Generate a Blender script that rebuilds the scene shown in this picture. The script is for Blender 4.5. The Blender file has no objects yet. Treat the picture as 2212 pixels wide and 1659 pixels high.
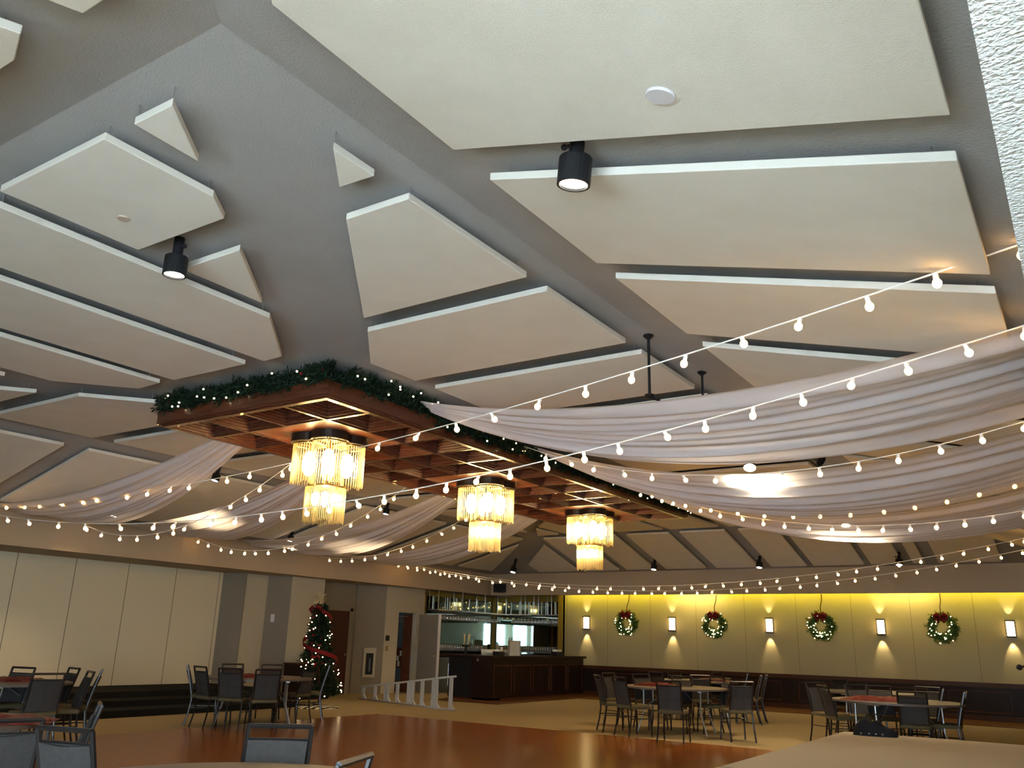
import bpy, math, random
from mathutils import Vector, Matrix
random.seed(7)
C = bpy.context.scene.collection
S = bpy.context.scene
PI = math.pi
SKY = 80     # strength of the brightest part of the sky seen through the windows

# ------------------------------------------------------------------ camera, world, light
cam_d = bpy.data.cameras.new('camera'); cam = bpy.data.objects.new('camera', cam_d); C.objects.link(cam)
S.camera = cam
yaw, pitch, roll = (math.radians(a) for a in (33.848, 16.8076, 1.6568))
fw = Vector((-math.sin(yaw)*math.cos(pitch), math.cos(yaw)*math.cos(pitch), math.sin(pitch)))
rt = Vector((math.cos(yaw), math.sin(yaw), 0)); up = rt.cross(fw)
r2 = rt*math.cos(roll)+up*math.sin(roll); u2 = -rt*math.sin(roll)+up*math.cos(roll)
M = Matrix((r2, u2, -fw)).transposed().to_4x4(); M.translation = (0, 0, 1.45)
cam.matrix_world = M
cam_d.sensor_width = 36; cam_d.lens = 1842.3/2212*36; cam_d.clip_start = .05; cam_d.clip_end = 200

S.view_settings.view_transform = 'Standard'; S.view_settings.look = 'None'
S.view_settings.exposure = 0.0; S.view_settings.gamma = 1; S.view_settings.use_curve_mapping = False
W = bpy.data.worlds.new('sky'); S.world = W; W.use_nodes = True
WN = W.node_tree.nodes; WL = W.node_tree.links; bg = WN['Background']; bg.inputs[0].default_value = (.70, .86, 1, 1)
tcw = WN.new('ShaderNodeTexCoord'); spw = WN.new('ShaderNodeSeparateXYZ'); WL.new(tcw.outputs['Generated'], spw.inputs[0])
mrw = WN.new('ShaderNodeMapRange'); mrw.inputs[1].default_value = -1; mrw.inputs[2].default_value = 1; WL.new(spw.outputs['Z'], mrw.inputs[0])
rmp = WN.new('ShaderNodeValToRGB'); WL.new(mrw.outputs[0], rmp.inputs[0])       # bright ground added below to light the near ceiling, dim horizon, bright overcast sky above
for k_, (p_, v_) in enumerate(((-1, 60), (-.55, 52), (-.34, 19), (-.14, 2.2), (0, 2), (.1, 7), (.4, 90), (1, 160))):
    e_ = rmp.color_ramp.elements[0] if k_ == 0 else rmp.color_ramp.elements[1] if k_ == 7 else rmp.color_ramp.elements.new((p_+1)/2)
    e_.position = (p_+1)/2; e_.color = (v_/160, v_/160, v_/160, 1)
mlw = WN.new('ShaderNodeMath'); mlw.operation = 'MULTIPLY'; mlw.inputs[1].default_value = SKY; WL.new(rmp.outputs[0], mlw.inputs[0]); WL.new(mlw.outputs[0], bg.inputs[1])

def lamp(name, kind, loc, power, col=(1, .75, .45), parent=None, rot=None, size=.1, size_y=None, spot=None, blend=.5):
    d = bpy.data.lights.new(name, kind); d.energy = power; d.color = col
    if kind == 'AREA':
        d.size = size
        if size_y: d.shape = 'RECTANGLE'; d.size_y = size_y
    else: d.shadow_soft_size = size
    if kind == 'SPOT': d.spot_size = spot or 1.2; d.spot_blend = blend
    o = bpy.data.objects.new(name, d); C.objects.link(o); o.location = loc
    if rot: o.rotation_euler = rot
    if parent: o.parent = parent
    return o
# daylight enters through the windows of the near wall: portals help the sky through them
NEARW = ((-3.7, -2.2), (-1.9, -.4), (-.1, 1.15))
for a, b in NEARW:
    p = lamp('daylight_portal', 'AREA', ((a+b)/2, -3.94, 1.5), 1, (1, 1, 1), rot=(PI/2, 0, PI), size=b-a, size_y=2.3)
    p.data.cycles.is_portal = True
p = lamp('daylight_portal', 'AREA', (1.19, -2.0, 1.5), 1, (1, 1, 1), rot=(PI/2, 0, PI/2), size=2.8, size_y=2.3)
p.data.cycles.is_portal = True
# strip light in the cove above the long wall
lamp('cove_light', 'AREA', (-6.3, 23.42, 2.98), 95, (1, .84, .02), rot=(math.radians(50), 0, 0), size=14.6, size_y=.08)
for x, w in ((-9.3, 16), (-3.9, 10)):
    lamp('cove_light', 'AREA', (x, 23.42, 2.97), w, (1, .78, .35), rot=(math.radians(25), 0, 0), size=1.3, size_y=.08)

# ------------------------------------------------------------------ materials
def mat(name, col, rough=.6, metal=0, col2=None, scale=8, bump=0, bscale=60, emit=0, ecol=None, coat=0, stretch=None, spec=None, dist=.02, detail=4):
    m = bpy.data.materials.new(name); m.use_nodes = True; nt = m.node_tree; N = nt.nodes; L = nt.links
    b = N['Principled BSDF']; b.inputs['Base Color'].default_value = (*col, 1)
    b.inputs['Roughness'].default_value = rough; b.inputs['Metallic'].default_value = metal
    if spec is None and rough >= .4: spec = .18
    if spec is not None: b.inputs['Specular IOR Level'].default_value = spec
    if coat: b.inputs['Coat Weight'].default_value = coat
    tc = N.new('ShaderNodeTexCoord'); mp = N.new('ShaderNodeMapping'); L.new(tc.outputs['Object'], mp.inputs[0])
    if stretch: mp.inputs['Scale'].default_value = stretch
    if col2:
        n = N.new('ShaderNodeTexNoise'); n.inputs['Scale'].default_value = scale; n.inputs['Detail'].default_value = detail
        L.new(mp.outputs[0], n.inputs['Vector'])
        r = N.new('ShaderNodeValToRGB'); r.color_ramp.elements[0].color = (*col, 1); r.color_ramp.elements[1].color = (*col2, 1)
        r.color_ramp.elements[0].position = .35; r.color_ramp.elements[1].position = .65
        L.new(n.outputs[0], r.inputs[0]); L.new(r.outputs[0], b.inputs['Base Color'])
    if bump:
        n = N.new('ShaderNodeTexNoise'); n.inputs['Scale'].default_value = bscale; L.new(mp.outputs[0], n.inputs['Vector'])
        bu = N.new('ShaderNodeBump'); bu.inputs['Strength'].default_value = bump; bu.inputs['Distance'].default_value = dist
        L.new(n.outputs[0], bu.inputs['Height']); L.new(bu.outputs[0], b.inputs['Normal'])
    if emit:
        b.inputs['Emission Color'].default_value = (*(ecol or col), 1); b.inputs['Emission Strength'].default_value = emit
    return m
def planks(name, c1, c2, rough, sx, sy, rot=0, gap=.004, bump=0):
    m = mat(name, c1, rough); nt = m.node_tree; N = nt.nodes; L = nt.links; b = N['Principled BSDF']
    tc = N.new('ShaderNodeTexCoord'); mp = N.new('ShaderNodeMapping'); mp.inputs['Rotation'].default_value = (0, 0, rot)
    L.new(tc.outputs['Object'], mp.inputs[0])
    br = N.new('ShaderNodeTexBrick'); br.inputs['Scale'].default_value = 1; br.inputs['Brick Width'].default_value = sx
    br.inputs['Row Height'].default_value = sy; br.inputs['Mortar Size'].default_value = gap
    br.inputs['Color1'].default_value = (*c1, 1); br.inputs['Color2'].default_value = (*c2, 1)
    br.inputs['Mortar'].default_value = (c1[0]*.5, c1[1]*.5, c1[2]*.5, 1)
    L.new(mp.outputs[0], br.inputs['Vector'])
    n = N.new('ShaderNodeTexNoise'); n.inputs['Scale'].default_value = 3; mp2 = N.new('ShaderNodeMapping')
    mp2.inputs['Scale'].default_value = (1.2, 14, 1); L.new(mp.outputs[0], mp2.inputs[0]); L.new(mp2.outputs[0], n.inputs['Vector'])
    mx = N.new('ShaderNodeMix'); mx.data_type = 'RGBA'; mx.blend_type = 'MULTIPLY'; mx.inputs[0].default_value = .5
    L.new(br.outputs['Color'], mx.inputs[6]); L.new(n.outputs[0], mx.inputs[7]); L.new(mx.outputs[2], b.inputs['Base Color'])
    return m
def seams(name, col, axis, pitch, off, width=.012, col2=None, rough=.75, rows=None):
    """painted board wall with thin vertical joints"""
    m = mat(name, col, rough, bump=.08, bscale=90); nt = m.node_tree; N = nt.nodes; L = nt.links; b = N['Principled BSDF']
    tc = N.new('ShaderNodeTexCoord'); sp = N.new('ShaderNodeSeparateXYZ'); L.new(tc.outputs['Object'], sp.inputs[0])
    a = N.new('ShaderNodeMath'); a.operation = 'ADD'; a.inputs[1].default_value = 100*pitch-off; L.new(sp.outputs[axis], a.inputs[0])
    mo = N.new('ShaderNodeMath'); mo.operation = 'MODULO'; mo.inputs[1].default_value = pitch; L.new(a.outputs[0], mo.inputs[0])
    lt = N.new('ShaderNodeMath'); lt.operation = 'LESS_THAN'; lt.inputs[1].default_value = width; L.new(mo.outputs[0], lt.inputs[0])
    mx = N.new('ShaderNodeMix'); mx.data_type = 'RGBA'; mx.inputs[6].default_value = (*col, 1)
    mx.inputs[7].default_value = (*(col2 or tuple(c*.35 for c in col)), 1)
    L.new(lt.outputs[0], mx.inputs[0]); L.new(mx.outputs[2], b.inputs['Base Color'])
    return m
def sheer(name, col, trans):
    m = bpy.data.materials.new(name); m.use_nodes = True; nt = m.node_tree; N = nt.nodes; L = nt.links
    N.remove(N['Principled BSDF']); out = N['Material Output']
    d = N.new('ShaderNodeBsdfDiffuse'); t = N.new('ShaderNodeBsdfTranslucent'); x = N.new('ShaderNodeBsdfTransparent')
    d.inputs[0].default_value = t.inputs[0].default_value = (*col, 1)
    a = N.new('ShaderNodeMixShader'); a.inputs[0].default_value = .5; L.new(d.outputs[0], a.inputs[1]); L.new(t.outputs[0], a.inputs[2])
    b = N.new('ShaderNodeMixShader'); L.new(x.outputs[0], b.inputs[2]); L.new(a.outputs[0], b.inputs[1])
    n = N.new('ShaderNodeTexNoise'); n.inputs['Scale'].default_value = 1.2
    r = N.new('ShaderNodeMapRange'); r.inputs[3].default_value = trans-.12; r.inputs[4].default_value = trans+.12
    L.new(n.outputs[0], r.inputs[0]); L.new(r.outputs[0], b.inputs[0]); L.new(b.outputs[0], out.inputs[0])
    return m
def rodmat():
    m = bpy.data.materials.new('crystal_rod'); m.use_nodes = True; nt = m.node_tree; N = nt.nodes; L = nt.links
    N.remove(N['Principled BSDF']); out = N['Material Output']
    t = N.new('ShaderNodeBsdfTranslucent'); t.inputs[0].default_value = (1, .93, .7, 1)
    x = N.new('ShaderNodeBsdfTransparent'); x.inputs[0].default_value = (1, .97, .88, 1)
    g = N.new('ShaderNodeBsdfGlossy'); g.inputs['Roughness'].default_value = .12; g.inputs[0].default_value = (1, .95, .8, 1)
    a = N.new('ShaderNodeMixShader'); a.inputs[0].default_value = .33; L.new(x.outputs[0], a.inputs[1]); L.new(t.outputs[0], a.inputs[2])
    f = N.new('ShaderNodeFresnel'); f.inputs[0].default_value = 1.5
    b = N.new('ShaderNodeMixShader'); L.new(f.outputs[0], b.inputs[0]); L.new(a.outputs[0], b.inputs[1]); L.new(g.outputs[0], b.inputs[2])
    L.new(b.outputs[0], out.inputs[0]); return m
def glassmat(name, col=(.9, .95, 1), alpha=.75, body=False):
    m = bpy.data.materials.new(name); m.use_nodes = True; nt = m.node_tree; N = nt.nodes; L = nt.links
    N.remove(N['Principled BSDF']); out = N['Material Output']
    x = N.new('ShaderNodeBsdfTransparent'); x.inputs[0].default_value = (*col, 1)
    g = N.new('ShaderNodeBsdfGlossy'); g.inputs['Roughness'].default_value = .05
    a = N.new('ShaderNodeMixShader'); a.inputs[0].default_value = 1-alpha; L.new(x.outputs[0], a.inputs[1]); L.new(g.outputs[0], a.inputs[2])
    if body:
        d = N.new('ShaderNodeBsdfDiffuse'); d.inputs[0].default_value = (.8, .82, .8, 1); e = N.new('ShaderNodeMixShader'); e.inputs[0].default_value = .5
        L.new(g.outputs[0], e.inputs[1]); L.new(d.outputs[0], e.inputs[2]); L.new(e.outputs[0], a.inputs[2])
    L.new(a.outputs[0], out.inputs[0]); return m

m_panel = mat('acoustic_panel', (.66, .61, .52), .9, col2=(.69, .64, .55), scale=3, bump=.12, bscale=150)
m_ceil = mat('grey_ceiling_paint', (.31, .295, .28), .85, col2=(.34, .325, .31), scale=1.2, bump=.2, bscale=70)
m_soffit = mat('taupe_soffit_paint', (.42, .32, .21), .8, bump=.3, bscale=80)
m_soffit_r = mat('pale_stippled_plaster', (.84, .86, .85), .85, bump=.7, bscale=60, dist=.03)
m_part = seams('cream_partition', (.62, .53, .36), 'Y', 1.2, 8.79, .018)
m_wallw = seams('beige_wall_board', (.36, .30, .17), 'X', 1.4, .39, .010, (.16, .13, .08))
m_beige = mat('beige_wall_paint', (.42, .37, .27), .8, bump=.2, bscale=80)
m_tan_shade = mat('tan_and_shaded_wall_paint', (.21, .175, .125), .8, bump=.2, bscale=80)  # wall beige darkened for shaded pier faces and recess; plain tan on doors
m_wains = planks('dark_wainscot', (.022, .009, .006), (.016, .007, .005), .5, .08, 3)
m_rail = mat('dark_red_rail', (.05, .018, .009), .45)
m_carpet = mat('beige_carpet', (.34, .26, .135), .95, col2=(.24, .18, .09), scale=30, bump=.5, bscale=300)
m_carpetg = mat('grey_stage_carpet', (.58, .52, .40), .95, col2=(.50, .45, .35), scale=60, bump=.4, bscale=300)
m_dance = planks('orange_dance_floor', (.32, .095, .016), (.25, .07, .011), .22, 1.1, .085, PI/2, .003)
m_dance.node_tree.nodes['Principled BSDF'].inputs['Specular IOR Level'].default_value = .3
m_border = planks('brown_floor_boards', (.15, .06, .02), (.11, .042, .014), .45, 1.1, .12, 0, .004)
m_cherry = mat('cherry_wood', (.11, .028, .010), .3, col2=(.05, .012, .005), scale=3, stretch=(1, 14, 14), bump=.15, bscale=8, coat=.25)
m_cherry2 = mat('cherry_veneer', (.27, .08, .028), .3, col2=(.2, .055, .018), scale=2, coat=.3)
m_black = mat('black_metal', (.012, .012, .013), .45)
m_blackf = mat('black_fabric', (.012, .013, .016), .9, bump=.5, bscale=120)
m_steps = mat('dark_step_carpet', (.010, .009, .007), .95, bump=.5, bscale=200)
m_bronze = mat('dark_bronze', (.03, .022, .016), .4, .6)
m_brass = mat('brass', (.5, .34, .12), .3, .9)
m_rod = rodmat()
m_hot = mat('lit_lamp', (1, .8, .5), emit=62, ecol=(1, .68, .30))
m_bulb = mat('lit_bulb', (1, .7, .4), emit=25, ecol=(1, .55, .17))
m_bulboff = mat('unlit_bulb', (.4, .35, .28), .1)
m_fairy = mat('fairy_bulb', (1, .8, .5), emit=14, ecol=(1, .74, .40))
m_cord = mat('white_cord', (.85, .82, .76), .5)
m_socket = mat('white_socket', (.85, .85, .85), .4)
m_sheer = sheer('white_sheer_fabric', (.90, .86, .88), .19)
m_pine = mat('pine_needles', (.006, .017, .008), .7, col2=(.012, .028, .012), scale=20)
m_pinel = mat('green_leaves', (.03, .075, .02), .55, col2=(.05, .11, .03), scale=20)
m_red = mat('red_velvet', (.13, .005, .006), .7)
m_redseq = mat('red_sequins', (.13, .008, .008), .25, .5, bump=1, bscale=120)
m_gold = mat('cream_ribbon', (.55, .45, .25), .5)
m_chairf = mat('chair_metal', (.022, .018, .017), .3, .5)
m_chairu = mat('chair_upholstery', (.042, .037, .034), .85, col2=(.034, .03, .028), scale=40, bump=.3, bscale=300)
m_chairs = mat('chair_seat_fabric', (.09, .07, .035), .85, bump=.3, bscale=300)
m_table = mat('table_laminate', (.80, .58, .27), .555)
m_tedge = mat('table_edge', (.10, .08, .07), .4)
m_tleg = mat('grey_steel', (.42, .42, .42), .35, .8)
m_white = mat('white_paint', (.62, .63, .62), .5)
m_railw = mat('dull_white_paint', (.42, .42, .40), .6)
m_door = mat('dark_red_door', (.05, .015, .012), .4)
m_bar = mat('dark_mahogany', (.017, .006, .005), .4, col2=(.010, .004, .003), scale=3, stretch=(1, 1, .1), coat=.2)
m_mirror = mat('mirror', (.32, .37, .34), .02, 1)
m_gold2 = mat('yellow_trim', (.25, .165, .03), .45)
m_glass = glassmat('clear_glass', (.85, .9, .9), .5, True)
m_pane = glassmat('window_glass', (.95, .98, 1), .93)
m_shade = mat('lit_sconce_shade', (1, .8, .5), emit=9, ecol=(1, .72, .34))
m_steel = mat('brushed_steel', (.5, .5, .5), .3, .9)
m_skin = mat('skin', (.45, .25, .17), .6)
m_bluegrey = mat('blue_grey_paint', (.10, .13, .16), .8)
m_brown = mat('brown_wood', (.08, .028, .012), .5, col2=(.11, .035, .015), scale=3)
m_paper = mat('paper', (.65, .65, .6), .8)
m_disc = mat('off_white_plastic', (.60, .56, .56), .5)
m_stain = mat('tan_grille', (.46, .36, .27), .7)
m_spotface = mat('lit_reflector', (1, .95, .85), emit=14, ecol=(1, .93, .80))

def zebra():
    m = mat('striped_skirt', (.6, .55, .42), .8); N = m.node_tree.nodes; L = m.node_tree.links
    w = N.new('ShaderNodeTexWave'); w.inputs['Scale'].default_value = 2.2; w.inputs['Distortion'].default_value = 5
    tc = N.new('ShaderNodeTexCoord'); L.new(tc.outputs['Object'], w.inputs[0])
    r = N.new('ShaderNodeValToRGB'); r.color_ramp.interpolation = 'CONSTANT'
    r.color_ramp.elements[0].color = (.02, .015, .012, 1); r.color_ramp.elements[1].color = (.6, .55, .42, 1); r.color_ramp.elements[1].position = .45
    L.new(w.outputs[0], r.inputs[0]); L.new(r.outputs[0], N['Principled BSDF'].inputs['Base Color']); return m
m_zebra = zebra()

# ------------------------------------------------------------------ mesh helpers
class MB:
    def __init__(s): s.v = []; s.f = []
    def add(s, vs, fs):
        o = len(s.v); s.v += [tuple(v) for v in vs]; s.f += [tuple(i+o for i in f) for f in fs]; return s
    def box(s, a, b):
        x0, y0, z0 = a; x1, y1, z1 = b
        return s.add([(x0,y0,z0),(x1,y0,z0),(x1,y1,z0),(x0,y1,z0),(x0,y0,z1),(x1,y0,z1),(x1,y1,z1),(x0,y1,z1)],
                     [(0,3,2,1),(4,5,6,7),(0,1,5,4),(1,2,6,5),(2,3,7,6),(3,0,4,7)])
    def cbox(s, c, d, rz=0):
        m = Matrix.Rotation(rz, 3, 'Z'); q = []
        for z in (-1, 1):
            for x, y in ((-1,-1),(1,-1),(1,1),(-1,1)):
                p = m @ Vector((x*d[0]/2, y*d[1]/2, z*d[2]/2)); q.append((p.x+c[0], p.y+c[1], p.z+c[2]))
        return s.add(q, [(0,3,2,1),(4,5,6,7),(0,1,5,4),(1,2,6,5),(2,3,7,6),(3,0,4,7)])
    def prism(s, poly, zb, zt):
        """poly of (x, y); zb, zt functions or numbers"""
        f = (lambda x, y: zb) if not callable(zb) else zb; g = (lambda x, y: zt) if not callable(zt) else zt
        a = sum(poly[i][0]*poly[(i+1) % len(poly)][1]-poly[(i+1) % len(poly)][0]*poly[i][1] for i in range(len(poly)))
        if a < 0: poly = poly[::-1]
        n = len(poly); vs = [(x, y, f(x, y)) for x, y in poly]+[(x, y, g(x, y)) for x, y in poly]
        return s.add(vs, [tuple(range(n-1, -1, -1)), tuple(range(n, 2*n))]+[(i, (i+1) % n, (i+1) % n+n, i+n) for i in range(n)])
    def tube(s, pts, r, n=6, cap=True):
        pts = [Vector(p) for p in pts]; rs = r if isinstance(r, (list, tuple)) else [r]*len(pts); vs = []; fs = []
        d = (pts[1]-pts[0]).normalized(); ref = Vector((0, 0, 1)) if abs(d.z) < .9 else Vector((1, 0, 0))
        for i, p in enumerate(pts):
            d = (pts[min(i+1, len(pts)-1)]-pts[max(i-1, 0)]).normalized()
            a = d.cross(ref).normalized(); b = d.cross(a)
            for k in range(n):
                t = 2*PI*k/n; vs.append(p+(a*math.cos(t)+b*math.sin(t))*rs[i])
        for i in range(len(pts)-1):
            for k in range(n): fs.append((i*n+k, i*n+(k+1) % n, (i+1)*n+(k+1) % n, (i+1)*n+k))
        if cap: fs += [tuple(range(n-1, -1, -1)), tuple(range((len(pts)-1)*n, len(pts)*n))]
        return s.add(vs, fs)
    def lathe(s, prof, n=16, c=(0, 0, 0), cap=3):
        vs = []; fs = []
        for r, z in prof:
            for k in range(n):
                t = 2*PI*k/n; vs.append((c[0]+r*math.cos(t), c[1]+r*math.sin(t), c[2]+z))
        for i in range(len(prof)-1):
            for k in range(n): fs.append((i*n+k, i*n+(k+1) % n, (i+1)*n+(k+1) % n, (i+1)*n+k))
        if cap & 1 and prof[0][0] > 1e-6: fs.append(tuple(range(n-1, -1, -1)))
        if cap & 2 and prof[-1][0] > 1e-6: fs.append(tuple(range((len(prof)-1)*n, len(prof)*n)))
        return s.add(vs, fs)
    def ball(s, c, r, n=8, m=6, sz=1):
        return s.lathe([(max(1e-7, r*math.sin(PI*i/m)), -r*sz*math.cos(PI*i/m)) for i in range(m+1)], n, c)
    def build(s, name, m, parent=None, smooth=False, loc=None, bevel=0):
        me = bpy.data.meshes.new(name); me.from_pydata(s.v, [], s.f); me.materials.append(m); me.update()
        if smooth:
            for p in me.polygons: p.use_smooth = True
        o = bpy.data.objects.new(name, me); C.objects.link(o)
        if parent: o.parent = parent
        if loc: o.location = loc
        if bevel:
            b = o.modifiers.new('bevel', 'BEVEL'); b.width = bevel; b.segments = 2; b.limit_method = 'ANGLE'
        return o
def tag(o, label=None, cat=None, group=None, kind=None):
    if label: o['label'] = label
    if cat: o['category'] = cat
    if group: o['group'] = group
    if kind: o['kind'] = kind
    return o
def thing(name, label, cat, loc=(0, 0, 0), rz=0, group=None):
    o = bpy.data.objects.new(name, None); C.objects.link(o); o.location = loc; o.rotation_euler = (0, 0, rz)
    o.empty_display_size = .1
    return tag(o, label, cat, group)
def struct(name, mb, m, label=None):
    o = mb.build(name, m); return tag(o, label, None, None, 'structure')
def copy_tree(o, parent=None):
    c = o.copy(); C.objects.link(c); c.parent = parent
    for ch in list(o.children): copy_tree(ch, c)
    return c
def inst(me_obj, name, parent, loc, rot=(0, 0, 0), sc=1):
    o = bpy.data.objects.new(name, me_obj.data); C.objects.link(o); o.parent = parent; o.location = loc; o.rotation_euler = rot
    o.scale = (sc, sc, sc); return o

# ------------------------------------------------------------------ room shell
XL, XR, YN, YF, E, H = -16.0, -.05, -1.0, 23.0, 3.5, 4.33      # eaves of the tray ceiling, its flat top
FX0, FX1, FY0, FY1 = -12.8, -3.2, 2.1, 19.9
mb = MB()
o4 = [(XL, YN, E), (XR, YN, E), (XR, YF, E), (XL, YF, E)]; i4 = [(FX0, FY0, H), (FX1, FY0, H), (FX1, FY1, H), (FX0, FY1, H)]
mb.add(o4+i4, [(4, 7, 6, 5)]+[(i, i+4, (i+1) % 4+4, (i+1) % 4) for i in range(4)])
mb.add([(x, y, z+.08) for x, y, z in o4+i4], [(4, 5, 6, 7)]+[(i, (i+1) % 4, (i+1) % 4+4, i+4) for i in range(4)])
struct('ceiling', mb, m_ceil, 'grey tray ceiling with sloping sides behind the hanging panels')
mb = MB().box((-18.3, -4, 2.85), (XL, 24.6, 3.56)); struct('trim_1', mb, m_soffit, 'taupe soffit along the left wall')
mb = MB().box((XL, 23, 2.85), (XR, 23.16, 3.5)); mb.box((XL, 23.16, 3.5), (1.4, 24.9, 3.56))
struct('trim_2', mb, m_soffit, 'taupe soffit band above the wreath wall')
mb = MB().box((XR, -4, 2.85), (1.4, 23.16, 3.56)); struct('trim_3', mb, m_soffit_r, 'pale stippled soffit along the right wall')
mb = MB().box((XL, -4, 2.85), (XR, YN, 3.56)); struct('trim_4', mb, m_soffit, 'soffit over the window wall')
# floors
mb = MB().box((-18.3, -4, -.1), (1.4, 24.9, 0)); struct('floor', mb, m_carpet, 'beige carpet floor')
mb = MB().prism([(-12.1, 2.6), (-3.9, 2.6), (-3.9, 13.6), (-12.1, 13.6)], .001, .014); struct('floor_dance', mb, m_dance, 'polished orange wood dance floor')
mb = MB().prism([(-12.2, 18.0), (-12.2, 21.9), (1.3, 21.9), (1.3, 23.66), (-13.0, 23.66), (-14.3, 23.66), (-14.3, 18.0)], .001, .012)
struct('floor_border', mb, m_border, 'brown wood boards along the bar and the back wall')
# back wall
mb = MB().box((-13.75, 23.7, .82), (1.4, 23.95, 3.5)); struct('wall_back', mb, m_wallw, 'beige boarded wall with wreaths and sconces')
mb = MB().box((-13.75, 23.66, 0), (1.4, 23.96, .76)); struct('trim_5', mb, m_wains, 'dark wainscot under the wreath wall')
mb = MB().box((-13.75, 23.62, .74), (1.4, 23.7, .84)).box((-13.75, 23.63, 0), (1.4, 23.67, .12)); struct('trim_6', mb, m_rail, 'dark red chair rail')
mb = MB()
for k in range(7):
    x = -11.9+k*1.75; mb.box((x, 23.645, .18), (x+1.3, 23.662, .20)).box((x, 23.645, .64), (x+1.3, 23.662, .655)).box((x, 23.645, .18), (x+.014, 23.662, .65)).box((x+1.29, 23.645, .18), (x+1.3, 23.662, .65))
struct('trim_7', mb, m_brown, 'raised frames on the dark wainscot')
# right wall with windows, near wall with windows
mb = MB().box((1.2, -.6, 0), (1.4, 23.95, 2.85)).box((1.2, -4, 0), (1.4, -3.4, 2.85)).box((1.2, -3.4, 0), (1.4, -.6, .35)).box((1.2, -3.4, 2.65), (1.4, -.6, 2.85)); struct('wall_right', mb, m_beige)
o = struct('window_4', MB().box((1.32, -3.4, .35), (1.33, -.6, 2.65)), m_pane)
f = MB().box((1.28, -3.4, .35), (1.38, -.6, .42)).box((1.28, -3.4, 2.58), (1.38, -.6, 2.65))
for q in (-3.4, -2.03, -.66): f.box((1.28, q, .35), (1.38, q+.06, 2.65))
f.build('window_frame', m_white, o)
mb = MB().box((-18.3, -4.15, 0), (1.4, -3.95, .35)).box((-18.3, -4.15, 2.65), (1.4, -3.95, 3.56))
xs = [-18.3]+[v for w in NEARW for v in w]+[1.4]
for i in range(0, len(xs), 2): mb.box((xs[i], -4.15, .35), (xs[i+1], -3.95, 2.65))
struct('wall_near', mb, m_beige)
for i, (a, b) in enumerate(NEARW):
    o = struct('window_%d' % (i+1), MB().box((a, -4.08, .35), (b, -4.07, 2.65)), m_pane)
    f = MB().box((a, -4.12, .35), (b, -4.02, .42)).box((a, -4.12, 2.58), (b, -4.02, 2.65))
    for q in (a, (a+b)/2-.03, b-.06): f.box((q, -4.12, .35), (q+.06, -4.02, 2.65))
    f.build('window_frame', m_white, o)
# left side: partition, piers, door recess
mb = MB().box((-17.6, -4, .33), (-17.4, 13.7, 2.85)); struct('wall_left', mb, m_part, 'cream folding partition with vertical joints')
def pier(name, poly, m, label, z0=0): return struct(name, MB().prism(poly, z0, 2.85), m, label)
pier('wall_left_pier_1', [(-17.6, 13.7), (-17.4, 13.7), (-16.9, 13.98), (-16.9, 14.0), (-17.6, 14.0)], m_tan_shade, 'pier face beside the partition, painted darker as shade')
pier('wall_left_pier_2', [(-17.6, 14.0), (-16.9, 13.99), (-16.9, 14.66), (-17.6, 14.66)], m_beige, 'narrow light pier')
pier('wall_left_pier_3', [(-17.6, 14.66), (-16.9, 14.66), (-16.46, 15.03), (-16.46, 15.06), (-17.6, 15.06)], m_tan_shade, 'shaded pier face with a small plate')
pier('wall_left_pier_4', [(-17.6, 15.06), (-16.45, 15.04), (-16.45, 16.15), (-17.6, 16.15)], m_beige, 'light pier left of the tree')
pier('wall_left_recess', [(-17.6, 16.15), (-16.95, 16.15), (-16.95, 17.85), (-17.6, 17.85)], m_tan_shade, 'wall of the door recess')
pier('wall_left_pier_5', [(-17.6, 17.85), (-16.9, 17.85), (-16.46, 18.56), (-17.6, 18.56)], m_tan_shade, 'shaded pier face with the extinguisher cabinet')
mb = MB().prism([(-17.6, 18.56), (-16.45, 18.56), (-16.45, 19.12), (-17.6, 19.12)], 0, 2.85)
mb.prism([(-17.6, 19.92), (-16.45, 19.92), (-16.45, 20.25), (-17.6, 20.25)], 0, 2.85).prism([(-17.6, 19.12), (-16.45, 19.12), (-16.45, 19.92), (-17.6, 19.92)], 2.16, 2.85)
struct('wall_left_pier_6', mb, m_beige, 'light wall around the open closet')
struct('wall_left_closet', MB().box((-18.1, 19.0, 0), (-17.62, 20.0, 2.5)), m_bluegrey, 'dim blue grey back of the closet')
struct('wall_bar_side', MB().box((-17.1, 20.25, 0), (-16.86, 24.62, 2.85)), m_brown)
struct('wall_bar_back', MB().box((-17.1, 24.46, 0), (-13.6, 24.7, 3.5)), m_brown)
struct('trim_8', MB().box((-13.75, 23.7, 0), (-13.68, 24.46, 3.5)).box((-13.9, 23.66, .84), (-13.74, 23.8, 2.9)), m_gold2, 'yellow jamb of the bar opening')
# dark red door in the recess
d = struct('door_1', MB().box((-16.95, 16.7, 0), (-16.90, 17.6, 2.12)), m_door, 'dark red door in the recess')
MB().box((-16.95, 16.62, 0), (-16.87, 16.7, 2.2)).box((-16.95, 17.6, 0), (-16.87, 17.7, 2.2)).box((-16.95, 16.62, 2.12), (-16.87, 17.7, 2.2)).build('door_frame', m_tan_shade, d)
MB().ball((-16.86, 17.5, 1.0), .03).build('door_knob', m_steel, d)
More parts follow.
